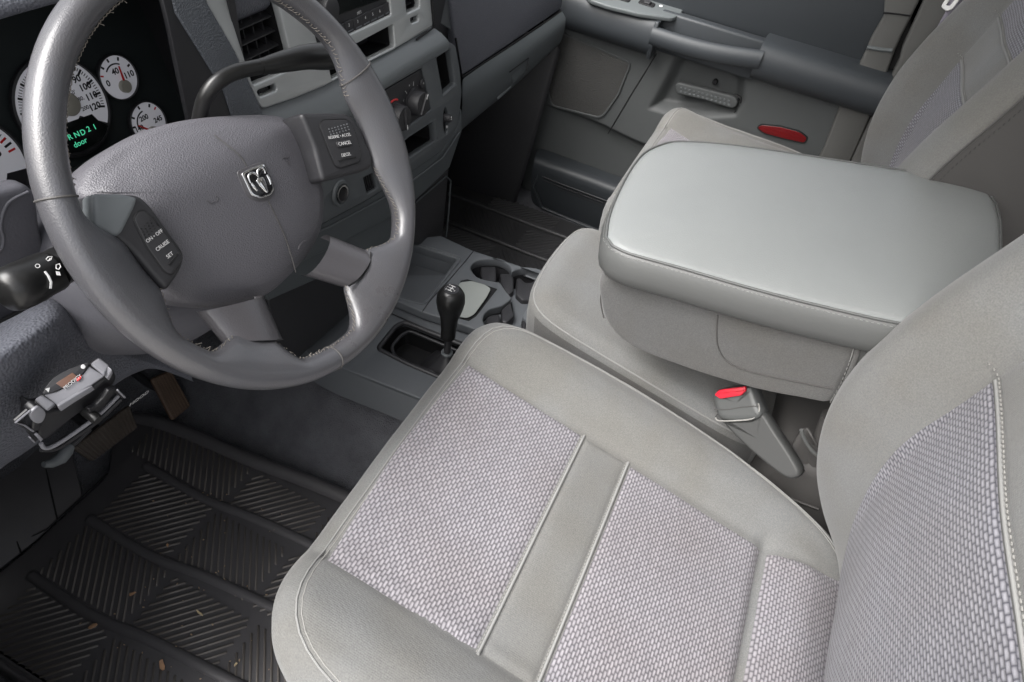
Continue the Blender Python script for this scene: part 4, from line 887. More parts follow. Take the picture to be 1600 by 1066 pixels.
# second belt: looped sleeve going down beside the seat back
lp_ = thing('belt_strap', tuple(KB(1250, 700)), 'dark grey looped belt strap with stitched edge in the gap behind the buckle', 'belt strap')
A_ = cat([(1228, 716), (1240, 690), (1252, 672), (1262, 668), (1268, 678)], 5, False); B_ = cat([(1262, 742), (1268, 728), (1276, 716), (1284, 712), (1290, 716)], 5, False)
vs = []
for i, (a, b) in enumerate(zip(A_, B_)):
    for k in range(5):
        t = k/4; vs.append(KB(a[0]*(1-t)+b[0]*t, a[1]*(1-t)+b[1]*t, bx+.004+.012*math.sin(i/len(A_)*3)+.0))
n_ = 5; o = fixn(mesh('strap', vs, [(j*n_+i, j*n_+i+1, (j+1)*n_+i+1, (j+1)*n_+i) for j in range(len(A_)-1) for i in range(n_-1)], M['sidev'], lp_)); m = o.modifiers.new('s', 'SOLIDIFY'); m.thickness = .003
tube('strap_edge', [KB(x, y, bx-.006) for x, y in cat([(1252, 672), (1256, 684), (1264, 698), (1275, 710), (1290, 718)], 5, False)], .0028, M['vinyl_s'], lp_, seg=8)
tube('strap_stalk', [KB(1262, 745, bx+.02), KB(1280, 700, bx+.02), KB(1300, 650, bx+.02)], .013, M['sidev'], lp_, seg=14)
# ------------------------------------------------------------ passenger door
door = thing('passenger_door', (.76, -.2, .0), 'closed far side door trim in warm grey with dark padded armrest', 'car door')
DX = .735; DF = Frame((DX, 0, 0), (-1, 0, 0), (0, -1, 0))
def D(x, y, xx=DX): return U(x, y, (1, 0, 0), xx)
bowl = DF.pl([(1052, 92), (1075, 82), (1120, 84), (1150, 100), (1165, 125), (1163, 160), (1150, 182), (1095, 186), (1040, 178), (1013, 170), (1020, 158), (1040, 120)])
def pdist(p, poly):
    x, y = p; best = 1e9; ins = False; n = len(poly)
    for i in range(n):
        x1, y1 = poly[i-1]; x2, y2 = poly[i]; dx, dy = x2-x1, y2-y1; t = max(0, min(1, ((x-x1)*dx+(y-y1)*dy)/(dx*dx+dy*dy))); best = min(best, math.hypot(x-x1-t*dx, y-y1-t*dy))
        if (y1 > y) != (y2 > y) and x < (x2-x1)*(y-y1)/(y2-y1)+x1: ins = not ins
    return best if ins else -best
ledge_l = [DF.px(862, 166), DF.px(925, 187), DF.px(1000, 222), DF.px(1080, 250)]
la = [p[0] for p in ledge_l]; lb = [p[1] for p in ledge_l]
def dpan(u, v):
    a = -.16+.74*u; b = .0+.585*v      # a = -y , b = z
    h = 0; d = pdist((a, b), bowl); h -= .030*sst((d+.004)/.030)
    lb_ = ips(a, la, lb) if la[0] < la[-1] else ips(a, la[::-1], lb[::-1])
    h -= .022*sst((lb_-b)/.012)
    return tuple(DF.P(a, b, h))
panel = grid('trim_panel', dpan, 170, 150, M['doorw'], door)
box('door_backing', (.775, -.62, -.05), (.80, .30, .74), M['black'], door, bev=0)
box('door_top', (.745, -.60, .575), (.80, .30, .74), M['doord'], door, bev=.01)
tube('panel_joint', [D(x, y, DX-.0005) for x, y in [(1026, 84), (1010, 110), (985, 150), (950, 209)]], .0014, M['black'], door, seg=5)
gq = rnd(DF.pl([(862, 46), (888, 55), (986, 98), (966, 148), (945, 178), (936, 183), (862, 164), (852, 120)]), .012)
plate('speaker_grille', DF.off(.003), gq, M['grille'], door, .004, .001)
tube('speaker_rim', [DF.P(p[0], p[1], .0025) for p in gq], .003, M['doorw'], door, seg=6, closed=True)
# armrest: padded shelf, grab bar, switch plate
def arm(yA, yB, xout, name, zb=.478, zt=.575, px_lower=None):
    def f(u, v):
        y = yA+(yB-yA)*u
        sec = [(DX+.02, zb-.004), (DX-.01, zb), (xout(y)+.012, zb+.018), (xout(y), zb+.045), (xout(y)+.006, zt-.012), (xout(y)+.022, zt), (DX+.02, zt+.004)]
        k = v*(len(sec)-1); i = min(int(k), len(sec)-2); t = k-i
        return (sec[i][0]*(1-t)+sec[i+1][0]*t, y, sec[i][1]*(1-t)+sec[i+1][1]*t)
    return subd(fixn(grid(name, f, 12, 6, M['doord'], door)), 2)
arm(.16, -.115, lambda y: .672+.008*sst((y-.02)/.1), 'armrest_front', zb=.480, zt=.575)
arm(-.335, -.60, lambda y: .672, 'armrest_rear', zb=.500, zt=.590)
poly3('armrest_end', [(.672, -.115, .53), (.68, -.115, .57), (.74, -.115, .575), (.74, -.115, .485), (.69, -.115, .485)], M['doord'], door, .01, .003)
def gb_(u, v):
    y = -.105-.24*u; a = 2*math.pi*v; r = .0155+.004*math.cos(2*math.pi*u)
    return (.683-.004*math.sin(math.pi*u)+.014*math.cos(a), y, .540+.018*u+.020*math.sin(a)-.006*math.sin(math.pi*u))
fixn(grid('grab_handle', gb_, 24, 20, M['doord'], door))
box('handle_cup', (.712, -.345, .50), (.74, -.105, .585), M['doord'], door, bev=.006)
ZF = Frame((.7, 0, .578), (-.12, 0, 1), (0, -1, 0))
swp = [(900, -30), (921, 2), (950, 12), (1000, 24), (1050, 31), (1062, 26), (1071, 12), (1082, -2), (1095, -30)]
sp2 = plate('switch_plate', ZF.off(.004), rnd(ZF.pl(swp), .008), M['silver'] if 0 else M['doorm'], door, .010, .003)
for x, y in ((972, 1), (1010, 9)):
    a, b = ZF.px(x, y); s2 = plate('window_switch', ZF.off(.006), rnd([(a-.018, b-.010), (a+.018, b-.010), (a+.018, b+.010), (a-.018, b+.010)], .005), M['black'], sp2, .004, .001)
    plate('rocker', ZF.off(.010), rnd([(a-.006, b-.007), (a+.008, b-.007), (a+.008, b+.007), (a-.006, b+.007)], .002), M['dark'], s2, .006, .001)
a, b = ZF.px(1032, 13); lathe('switch_lamp', ZF.off(.004), [(.004, 0), (.004, .0015), (0, .002)], M['white'], sp2, a=a, b=b, seg=12)
# inner latch handle and lock pin
HFm = DF.off(.006)
hq = rnd(HFm.pl([(1054, 134), (1059, 129), (1100, 139), (1147, 151), (1153, 158), (1150, 168), (1142, 170), (1100, 157), (1057, 147)]), .006)
hd_ = plate('latch_handle', HFm, hq, M['doorw'], door, .018, .004, res=4)
dots = []
for i in range(12):
    for j in range(2):
        x = 1064+i*6.8; y = 137.5+i*1.85+j*6; a, b = HFm.px(x, y); dots.append(lathe('d', HFm, [(.0030, 0), (.002, .0010), (0, .0012)], M['doorm'], hd_, seg=8, a=a, b=b))
merge('grip_dots', dots)
tube('latch_bezel', [D(x, y, DX+.010) for x, y in cat([(1147, 148), (1157, 154), (1158, 166), (1148, 177), (1138, 181)], 4, False)], .0035, M['black'], door, seg=8)
a, b = DF.px(1114, 134); lathe('lock_pin', DF.off(-.030), [(.006, 0), (.006, .010), (.004, .012), (0, .012)], M['black'], door, a=a, b=b, seg=16)
# red reflector low at the rear of the door
rq = rnd(DF.pl([(1183, 199), (1190, 194), (1220, 197), (1250, 205), (1262, 215), (1257, 223), (1225, 216), (1195, 208)]), .006)
plate('door_reflector', DF.off(.004), rq, M['refl'], door, .006, .002)
tube('reflector_rim', [DF.P(p[0], p[1], .002) for p in rq], .002, M['black'], door, seg=6, closed=True)
# map pocket
def pocket(u, v):
    y = .115-.45*u; k = v*3
    return (ip(k, [0, 1, 2, 3], [DX+.02, .695, .690, .712]), y+(.02*sst(1-v*4) if u < .1 else 0), ip(k, [0, 1, 2, 3], [.145, .148, .118, -.01]))
subd(fixn(grid('map_pocket', pocket, 12, 3, M['doord'], door)), 2)
for k in range(7):
    z = .100-.011*k; tube('pocket_rib', [(.694+.0035*k, .085-.004*k, z), (.692+.0035*k, .03, z), (.692+.0035*k, -.30, z)], .0022, M['dark'], door, seg=5)
tube('pocket_trim', [(.70, .10, .115), (.695, .105, .06), (.70, .07, .0), (.70, -.05, -.005), (.70, -.2, -.005)], .005, M['doord'], door, seg=8)
# kick panel / front pillar foot
kp_ = thing('kick_panel', (.70, .3, .1), 'dark plastic kick panel in the far footwell ahead of the door', 'trim panel')
poly3('panel', [(.66, .14, -.01), (.69, .10, .45), (.69, .60, .50), (.60, .60, -.01)], M['dark'], kp_, .02, .01)
# ------------------------------------------------------------ door rear edge, seal and pillar
fr = thing('door_pillar', (.745, -.58, .2), 'grey plastic door pillar trim behind the far door', 'pillar')
PX = .735
poly3('door_edge_trim', [D(*p, PX-.012) for p in [(1384, -40), (1381, 25), (1360, 62), (1353, 80), (1318, 150), (1287, 232), (1270, 262), (1320, 270), (1332, 245), (1372, 155), (1398, 80), (1408, 58), (1440, -5), (1450, -40)]], M['pillar'], fr, .02, .005)
tube('trim_highlight', [D(x, y, PX-.013) for x, y in [(1355, 74), (1378, 78), (1394, 79)]], .004, M['doorm'], fr, seg=8)
tube('trim_joint', [D(x, y, PX-.0135) for x, y in [(1380, 20), (1400, 22), (1422, 25)]], .0015, M['black'], fr, seg=5)
poly3('door_gap', [D(*p, PX+.01) for p in [(1430, -40), (1320, 270), (1360, 275), (1470, -40)]], M['seal'], fr, .02)
poly3('pillar_trim', [D(*p, PX-.02) for p in [(1462, -40), (1443, 2), (1410, 75), (1405, 95), (1370, 165), (1330, 252), (1325, 280), (1420, 280), (1520, 80), (1520, -40)]], M['pillar'], fr, .03, .006)
bl = thing('seat_belt', tuple(D(1440, 100, .70)), 'pale lavender seat belt webbing with white tongue hanging behind the far seat', 'seat belt')
poly3('webbing', [D(*p, .70) for p in [(1495, -40), (1478, 18), (1440, 85), (1405, 165), (1385, 215), (1400, 200), (1425, 140), (1462, 75), (1516, 2), (1535, -40)]], M['belt'], bl, .0015)
TF2 = Frame(D(1478, 8, .69), (-.6, .4, .5), (0, -1, .5))
ring = rnd(TF2.pl([(1470, 10), (1492, -25), (1512, -18), (1488, 14), (1478, 17)]), .004); hole = rnd(TF2.pl([(1478, 8), (1495, -17), (1502, -13), (1484, 9)]), .002)
plate('belt_tongue', TF2, ring, M['ivory'], bl, .004, .001, holes=[hole])
# ------------------------------------------------------------ floor console
con = thing('floor_console', (0, -.05, .1), 'low grey floor console with storage tray and cup holders between the footwells', 'console')
TFm = Frame((0, 0, .205), (0, 0, 1)); BFm = Frame((0, 0, .182), (0, 0, 1))
def CP(pts): return TFm.pl(pts)
trayo = [(655, 388), (712, 405), (660, 470), (600, 452), (598, 440)]
trayo = [(650, 384), (714, 404), (662, 472), (590, 452), (585, 440), (630, 380)]
cuphole_c = [(665, 300), (672, 270), (700, 247), (760, 235), (830, 235), (885, 250), (925, 280), (938, 318), (970, 302), (1020, 296), (1090, 302), (1150, 325), (1195, 362), (1205, 400), (1180, 440), (1150, 480), (1100, 520), (1062, 535), (1030, 575), (1008, 620), (1030, 640), (1045, 690), (1000, 722), (930, 728), (860, 724), (800, 706), (758, 670), (745, 630), (760, 592), (800, 563), (860, 548), (900, 525), (935, 492), (900, 450), (880, 420), (860, 390), (830, 384), (760, 372), (700, 348)]
cup = [(580+x/4.263, 350+y/4.263) for x, y in cuphole_c]
topo = [(560, 430), (600, 372), (644, 372), (689, 368), (738, 391), (800, 411), (872, 436), (884, 447), (905, 470), (890, 560), (822, 524), (786, 528), (760, 520), (660, 487), (610, 466), (540, 450)]
plate('console_top', TFm, rnd(CP(topo), .006), M['console'], con, .020, .003, holes=[rnd(CP(trayo), .01), cat(CP(cup), 2)])
tr = recess('tray', TFm.off(-.018), rnd(CP(trayo), .01), .030, M['console'], con, .94)
tube('tray_rim', [TFm.P(p[0], p[1], .0005) for p in rnd(CP([(646, 380), (722, 403), (664, 477), (588, 456), (560, 440), (600, 384)]), .012)], .002, M['console'], con, seg=6, closed=True)
cr = recess('cup_holder', TFm.off(-.018), cat(CP(cup), 2), .050, M['dark'], con, .98)
def cpt(x, y): return TFm.px(580+x/4.263, 350+y/4.263)
plate('cup_holder_floor', TFm.off(-.055), cat(CP(cup), 2), M['dark'], con, .004, .001)
for (x, y, r, hh) in ((800, 320, .020, .0), (1040, 375, .021, -.006), (905, 610, .018, -.004)):
    pass
def finger(pts, h0, name='holder_finger'):
    q = [cpt(*p) for p in pts]; plate(name, TFm.off(h0), rnd(q, .004), M['pan'], con, .050+h0, .003)
finger([(735, 250), (835, 248), (840, 330), (830, 378), (760, 372), (740, 330)], -.014)
finger([(862, 300), (925, 300), (955, 330), (955, 420), (925, 440), (880, 400)], -.012)
finger([(975, 330), (1000, 330), (1030, 360), (1075, 360), (1100, 335), (1110, 440), (1080, 478), (1010, 478), (970, 440)], -.012)
finger([(1110, 380), (1160, 372), (1190, 420), (1150, 460), (1120, 450)], -.014)
finger([(870, 560), (935, 500), (958, 600), (905, 650), (872, 640)], -.004)
finger([(770, 600), (800, 580), (860, 575), (868, 690), (850, 716), (790, 690), (770, 650)], -.010)
finger([(1012, 600), (1040, 640), (1030, 690), (1005, 700)], -.006)
tube('console_joint', [TFm.P(*TFm.px(x, y), .0003) for x, y in [(741, 391), (730, 405), (700, 440), (672, 470), (660, 487)]], .0009, M['black'], con, seg=5)
tube('console_shadow_gap', [TFm.P(*TFm.px(x, y), -.0205) for x, y in [(560, 462), (612, 478), (660, 499), (740, 529), (792, 540), (822, 536)]], .0012, M['black'], con, seg=5)
# lower tier round the boot well
well = [(590, 545), (600, 533), (618, 510), (632, 503), (700, 530), (775, 560), (790, 600), (740, 610), (688, 590), (640, 570)]
low = [(470, 540), (520, 500), (600, 430), (700, 430), (900, 470), (900, 640), (700, 640), (640, 616), (560, 585), (500, 562)]
plate('console_lower', BFm, rnd(BFm.pl(low), .01), M['console'], con, .012, .003, holes=[rnd(BFm.pl(well), .008)])
recess('lever_well', BFm.off(-.010), rnd(BFm.pl(well), .008), .040, M['black'], con, .9)
wr = rnd(BFm.pl(well), .010)
tube('well_rim', [BFm.P(p[0], p[1], -.001) for p in wr], .0048, M['pan'], con, seg=10, closed=True)
wi_ = rnd(BFm.pl([(612, 535), (626, 518), (640, 510), (700, 535), (790, 575), (780, 612), (735, 597), (685, 578), (640, 562), (616, 550)]), .008)
tube('well_inner_rim', [BFm.P(p[0], p[1], -.012) for p in wi_], .0035, M['pan'], con, seg=8, closed=True)
flank = [BFm.P(*BFm.px(*p), -.004) for p in [(460, 530), (500, 562), (560, 586), (640, 617), (700, 642), (800, 680)]]
dn = [p+Vector((-.018, -.004, -.05)) for p in flank]; 
vs = flank+dn; n_ = len(flank); subd(fixn(mesh('console_flank', vs, [(i, i+1, n_+i+1, n_+i) for i in range(n_-1)], M['console'], con)), 1)
pap = thing('paper_slip', tuple(TFm.P(*TFm.px(733, 470), .001)), 'pale grey card slip lying on the console behind the black shift knob', 'card')
pf = Frame((0, 0, .2085), (0, 0, 1)); pz = plate('card', Frame(pf.o, (-.05, .03, 1)), rnd(Frame(pf.o, (-.05, .03, 1)).pl([(719, 441), (737, 439), (758, 445), (767, 451), (760, 465), (741, 491), (730, 497), (712, 494), (700, 480)]), .006), M['flap'], pap, .0015, .0004)
poly3('slot', [TFm.P(*cpt(*p), .0006) for p in [(595, 380), (640, 370), (840, 435), (700, 615), (650, 648), (570, 625), (560, 560)]], M['black'], con, .001)
# transfer case lever
tl = thing('transfer_lever', tuple(U(697, 560, (1, 0, 0), -.105)), 'short floor lever with shiny black round knob showing white shift pattern', 'shift lever')
LX = -.105
LP_ = lambda x, y: U(x, y, (1, 0, 0), LX)
top_, bot_ = LP_(706, 452), LP_(698, 560)
ax_ = (top_-bot_).normalized(); KFm = Frame(LP_(700, 527), ax_, (1, 0, 0)); Hk = (top_-KFm.o).length
lathe('knob', KFm, [(0, 0), (.0120, 0), (.0130, .002), (.0132, Hk*.2), (.0155, Hk*.42), (.0215, Hk*.62), (.0238, Hk*.76), (.0228, Hk*.88), (.0180, Hk*.96), (.0125, Hk*.995), (0, Hk*1.0)], M['knob'], tl, seg=40, ang=60)
kd = lathe('pattern_disc', KFm, [(.0122, Hk*.994), (.0120, Hk*1.003), (0, Hk*1.006)], M['pan'], tl, seg=28)
fk = KFm.off(Hk*1.012)
w_ = []
for pts in ([(-.006, -.004), (-.006, .004)], [(0, -.004), (0, .004)], [(.006, -.004), (.006, .004)], [(-.006, 0), (.006, 0)]): w_.append(tube('s', [fk.P(*p) for p in pts], .0007, M['white'], kd, seg=5))
merge('shift_pattern', w_)
for s_, x, y in (('4H', -.006, .0065), ('2', 0, .0065), ('N', .006, .0065), ('4L', -.003, -.0068)): text('pattern_lettering', s_, fk, x, y, .0035, M['white'], kd)
tube('shaft', [bot_, KFm.o+ax_*.002], .006, M['dark'], tl, seg=16)
KFb = Frame(bot_-ax_*.045, ax_, (1, 0, 0))
bt_ = []
def bootf(u, v):
    a = 2*math.pi*u; sq = 1/max(abs(math.cos(a)), abs(math.sin(a))); r = .046*(1-v)**1.25*(.5+.5*sq)+.0078+.0012*math.sin(a*4)*(1-v); return tuple(KFb.P(r*math.cos(a)*1.0, r*math.sin(a), v*.058))
fixn(grid('boot', bootf, 40, 14, M['pan'], tl))
lathe('boot_collar', KFb, [(.0085, .056), (.0105, .057), (.0108, .061), (.0085, .063), (.006, .062)], M['dash_s'], tl)
# ------------------------------------------------------------ rubber floor mats
MF = Frame((0, 0, .004), (0, 0, 1))
mt = thing('floor_mat', (-.57, .15, 0), 'ribbed black rubber floor mat with tan leaf scraps in the near footwell', 'floor mat')
mo = [(-.80, .395), (-.66, .382), (-.50, .384), (-.44, .44), (-.385, .445), (-.362, .37), (-.352, .20), (-.338, .03), (-.33, -.14), (-.80, -.14)]
plate('mat_sheet', MF.off(.004), rnd(mo, .02), M['rubg'], mt, .006, .002)
rp = cat([(-.405, .452, .010), (-.385, .42, .012), (-.372, .34, .013), (-.362, .20, .014), (-.345, .05, .014), (-.335, -.13, .014)], 5, False)
def rimf(u, v):
    i = u*(len(rp)-1); k = min(int(i), len(rp)-2); t = i-k; p = Vector(rp[k]).lerp(Vector(rp[k+1]), t); a = math.pi*v
    return (p.x+.013*-math.cos(a), p.y, p.z-.004+.014*math.sin(a))
fixn(grid('mat_rim', rimf, 40, 8, M['rubg'], mt))
grid('mat_outer_rim', lambda u, v: (-.800+.022*v, .36-.50*u, .008+.016*math.sin(math.pi*min(v*1.3, 1))), 12, 8, M['rubg'], mt)
bars = [-.457, -.575, -.683]; ze = MF.off(.004)
for i, x in enumerate(bars):
    y1 = (.352, .352, .350)[i]; xb = (-.440, -.553, -.665)[i]
    q = cat([(x, y1), (x-.003, y1-.13), ((x+xb)/2, .12), (xb, -.02), (xb+.006, -.13)], 6, False)
    def bf_(u, v, q=q):
        k_ = u*(len(q)-1); k = min(int(k_), len(q)-2); t = k_-k; px_ = q[k][0]*(1-t)+q[k+1][0]*t; py_ = q[k][1]*(1-t)+q[k+1][1]*t; a = math.pi*v; e = math.sqrt(max(0, 1-(1-min(u/.015, 1))**2))
        return (px_-.0085*e*math.cos(a), py_, .007+.0075*math.sin(a)*max(e, .05))
    fixn(grid('mat_bar', bf_, 60, 8, M['rubg'], mt))
# diagonal ribs inside each column, direction alternating cell by cell
ribs = []
cols = [(-.373, -.452), (-.465, -.570), (-.583, -.678), (-.692, -.782)]
def ribrow(x0, x1, y0, y1, kind, sp):
    """clip parallel lines to a triangle-ended cell"""
    ang = R_(38) if kind == 0 else R_(-43)
    d = Vector((math.cos(ang), math.sin(ang))); nn = Vector((-d.y, d.x)); cc_ = Vector(((x0+x1)/2, (y0+y1)/2))
    for k in range(-40, 41):
        p = cc_+nn*(k*sp); ts = []
        lo, hi = -9, 9
        for (ax__, mn, mx) in ((0, min(x0, x1), max(x0, x1)), (1, min(y0, y1), max(y0, y1))):
            if abs(d[ax__]) < 1e-6: continue
            a = (mn-p[ax__])/d[ax__]; b = (mx-p[ax__])/d[ax__]; lo = max(lo, min(a, b)); hi = min(hi, max(a, b))
        # slanted cell ends
        if hi-lo > .012:
            A = p+d*(lo+.003); B = p+d*(hi-.003); ribs.append((A, B))
for ci, (xa, xb) in enumerate(cols):
    # cell boundaries slope along the diagonal so neighbours interlock
    ys = {0: [.40, .18, .02, -.13], 1: [.345, .185, .03, -.13], 2: [.345, .165, .005, -.13], 3: [.335, .17, .02, -.13]}[ci]
    for j in range(len(ys)-1): ribrow(xa, xb, ys[j]-.004, ys[j+1]+.004, (ci+j) % 2, .0098)
vs = []; fs = []
for A, B in ribs:
    t = (B-A).normalized(); s = Vector((-t.y, t.x))*.0021; b0 = len(vs)
    for p, e in ((A, 0), (A+t*.002, 1), (B-t*.002, 1), (B, 0)):
        vs += [(p.x-s.x, p.y-s.y, .0075), (p.x-s.x*.45, p.y-s.y*.45, .0075+.0032*e), (p.x+s.x*.45, p.y+s.y*.45, .0075+.0032*e), (p.x+s.x, p.y+s.y, .0075)]
    for k in range(3):
        for m_ in range(3): fs.append((b0+k*4+m_, b0+k*4+m_+1, b0+(k+1)*4+m_+1, b0+(k+1)*4+m_))
o = fixn(mesh('mat_ribs', vs, fs, M['rub'], mt)); o['kind'] = 'stuff'
tube('mat_crease', [(-.80, .47, .014), (-.62, .385, .009), (-.50, .386, .009)], .0012, M['black'], mt, seg=5)
# footrest flap: smooth panels left of the ribs
ff = thing('footrest', (-.62, .45, .0), 'smooth black rubber footrest panels ahead of the ribbed mat', 'footrest')
poly3('footrest_panel', [(-.80, .40, .006), (-.64, .385, .006), (-.55, .388, .006), (-.47, .50, .05), (-.50, .60, .12), (-.80, .60, .12)], M['rubg'], ff, .006, .003)
for pts in ([(-.665, .386), (-.62, .47), (-.60, .52)], [(-.60, .386), (-.548, .46), (-.52, .50)], [(-.70, .395), (-.745, .49), (-.79, .56)]):
    tube('panel_joint', [(x, y, .0075+max(0, (y-.39))*.40) for x, y in pts], .0014, M['black'], ff, seg=5)
# far mat
m2 = thing('floor_mat', (.55, .0, 0), 'black ribbed rubber mat in the dark far footwell', 'floor mat')
plate('mat_sheet', MF.off(.004), rnd([(.23, .42), (.66, .42), (.68, -.2), (.23, -.2)], .03), M['rubf'], m2, .006, .002)
ribs = []
for (x0, x1, y0, y1, k) in ((.25, .33, .20, -.02, 0), (.35, .46, .26, .10, 1), (.35, .46, .08, -.08, 0), (.48, .58, .25, .08, 0), (.48, .58, .06, -.10, 1), (.60, .67, .2, .0, 1), (.25, .33, .40, .24, 1)): ribrow(x0, x1, y0, y1, k, .011)
vs = []; fs = []
for A, B in ribs:
    t = (B-A).normalized(); s = Vector((-t.y, t.x))*.0026; b0 = len(vs)
    for p in (A, B): vs += [(p.x-s.x, p.y-s.y, .0075), (p.x, p.y, .0125), (p.x+s.x, p.y+s.y, .0075)]
    fs += [(b0, b0+1, b0+4, b0+3), (b0+1, b0+2, b0+5, b0+4)]
fixn(mesh('mat_ribs', vs, fs, M['rubf'], m2))['kind'] = 'stuff'
for x in (.34, .47, .59): tube('mat_bar', [(x, .40, .010), (x+.005, .0, .010), (x+.01, -.18, .010)], .007, M['rubf'], m2, seg=8)
# ------------------------------------------------------------ pedals
def pedal(name, label, pix, n, d, m, along, cnt, ins):
    F = Frame(U(*pix[0], n, d), n, along); q = F.pl(pix)
    t = thing(name, tuple(F.o), label, 'pedal')
    plate('pedal_pad', F, rnd(q, .006), m, t, .010, .003)
    a = Vector(q[0]); b = Vector(q[1]); c = Vector(q[2]); e = Vector(q[3]); w = []
    for k in range(cnt):
        u = (k+.7)/(cnt+.4)
        p0 = a.lerp(b, u); p1 = e.lerp(c, u); dd_ = (p1-p0)
        p0, p1 = p0+dd_*ins, p1-dd_*ins; w.append(tube('s', [F.P(p0.x, p0.y, .0005), F.P(p1.x, p1.y, .0005)], .0019, m, t, seg=6))
    merge('pedal_ribs', w); c0 = (a+b+c+e)/4
    tube('pedal_arm', [F.P(c0.x, c0.y, -.008), F.P(c0.x, c0.y+.03, -.05), F.P(c0.x, c0.y+.12, -.10)], .008, M['dark'], t, seg=8)
pedal('brake_pedal', 'wide dark brake pedal with close vertical ribs, under the mounted control box', [(113, 700), (203, 632), (216, 668), (145, 722)], (0, -.80, .60), -.80*.37+.60*.12, M['pedaln'], (1, 0, 0), 15, .04)
pedal('accelerator_pedal', 'brown dusty accelerator pedal with long ribs, right of the brake pedal', [(236, 592), (268, 578), (299, 634), (270, 658)], (0, -.80, .60), -.80*.42+.60*.10, M['pedal'], (1, 0, 0), 7, .04)
# ------------------------------------------------------------ trailer brake controller in its bracket
bc = thing('brake_controller', tuple(kn(110, 630, .045)), 'small grey and black trailer brake controller in a bracket under the dash', 'controller')
BT = Frame(kn(110, 605, .035), (-.15, -.55, .82), (1, .0, 0))     # sloping top face
BFc = Frame(kn(110, 640, .030), (-.1, -.95, -.12))                 # front face
bodyq = [(60, 640), (74, 645), (94, 641), (144, 609), (163, 590), (178, 578), (184, 590), (180, 600), (150, 628), (112, 656), (75, 688), (64, 691), (58, 672)]
plate('front_face', BFc, rnd(BFc.pl(bodyq), .003), M['ctrlb'], bc, .022, .003)
topq = rnd(BT.pl([(50, 628), (65, 616), (80, 596), (105, 578), (130, 568), (141, 569), (154, 559.5), (171, 572), (178, 582), (163, 590), (143, 603), (90, 635), (74, 646), (58, 642)]), .002)
plate('case', BT, topq, M['ctrlb'], bc, .014, .002)
plate('silver_band', BT.off(.0012), rnd(BT.pl([(68, 617), (90, 612), (116, 598), (131, 584), (139, 573), (163, 588), (143, 602), (118, 617), (90, 634), (80, 626)]), .001), M['ctrl'], bc, .003, .0008)
plate('grained_lip', BFc.off(.0012), rnd(BFc.pl([(90, 634), (118, 617), (143, 602), (147, 608), (120, 625), (94, 642)]), .001), M['ctrl'], bc, .003, .0008)
ds = plate('display_window', BT.off(.0024), cat(BT.pl([(67, 615), (81, 594), (105, 579), (129, 570), (139, 568), (131, 583), (112.5, 599), (90, 611), (75, 616)]), 4), M['pan'], bc, .003, .0006)
plate('display', BT.off(.0028), BT.pl([(88, 600), (113, 584), (121, 590), (98, 607)]), M['screen'], ds, .001, .0002)
def btd(p, q): a = BT.px(*p); b = BT.px(*q); return math.atan2(b[1]-a[1], b[0]-a[0])
a, b = BT.px(113.5, 598); text('maker_lettering', 'PRODIGY', BT.off(.0026), a, b, .0038, M['white'], ds, rot=btd((101, 606), (126, 586)))
plate('red_stripe', BT.off(.0029), BT.pl([(119, 593), (127, 588), (126, 593), (121, 597)]), M['red'], ds, .0006, .0001)
plate('triangle_mark', BT.off(.0029), BT.pl([(71, 609), (78, 607), (76, 614)]), M['white'], ds, .0004, .0001)
plate('boost_mark', BT.off(.0029), rnd(BT.pl([(126, 573), (130, 570), (134, 574), (131, 578), (127, 577)]), .001), M['white'], ds, .0004, .0001)
for q in ([(54, 625), (65, 618), (87, 632), (74, 645)], [(141, 570), (154, 560), (171, 572), (163, 589)]):
    plate('shoulder', BT.off(.0035), rnd(BT.pl(q), .0015), M['ctrl'], bc, .007, .0015)
plate('shoulder_edge', BFc.off(.003), rnd(BFc.pl([(163, 588), (171, 574), (173, 580), (167, 592)]), .001), M['ctrl'], bc, .006, .0008)
plate('sensor_lug', BFc.off(.004), rnd(BFc.pl([(42, 640), (52, 630), (60, 632), (67, 644), (60, 664), (52, 672), (44, 668), (47, 655)]), .003), M['ctrlb'], bc, .010, .002)
plate('sensor_window', BFc.off(.0048), cat(BFc.pl([(41, 643), (48, 634), (56, 631), (65, 640), (62, 652), (54, 657), (45, 653)]), 4), M['ctrl'], bc, .003, .0008)
a, b = BFc.px(134, 642); lk = lathe('lever_pivot', BFc, [(.0048, 0), (.0048, .012), (.0036, .015), (0, .015)], M['knob'], bc, a=a, b=b)
plate('manual_lever', BFc.off(.008), rnd(BFc.pl([(128, 632), (140, 626), (150, 616), (160, 602), (172, 598), (184, 612), (182, 616), (170, 606), (160, 618), (152, 630), (140, 640), (132, 642)]), .0015), M['ctrlb'], bc, .005, .001)
tube('lever_edge', [BFc.P(*BFc.px(x, y), .0095) for x, y in [(171, 600), (183, 612)]], .0009, M['ctrl'], bc, seg=6)
tube('bracket', [BFc.P(*BFc.px(x, y), .003) for x, y in cat([(60, 690), (66, 697), (80, 694), (112, 674), (150, 646), (183, 614)], 4, False)], .0017, M['ctrl'], bc, seg=8)
tube('bracket', [BFc.P(*BFc.px(x, y), .002) for x, y in cat([(62, 700), (85, 699), (116, 680), (154, 652), (186, 622)], 4, False)], .0022, M['ctrlb'], bc, seg=8)
plate('bracket_tab', BFc.off(.002), rnd(BFc.pl([(20, 657), (42, 638), (44, 641), (32, 656), (48, 668), (58, 684), (52, 690), (40, 672)]), .0008), M['ctrlb'], bc, .003, .0008)
tube('bracket_edge', [BFc.P(*BFc.px(x, y), .003) for x, y in [(48, 671), (34, 661), (20, 657), (43, 638)]], .0008, M['ctrl'], bc, seg=6)
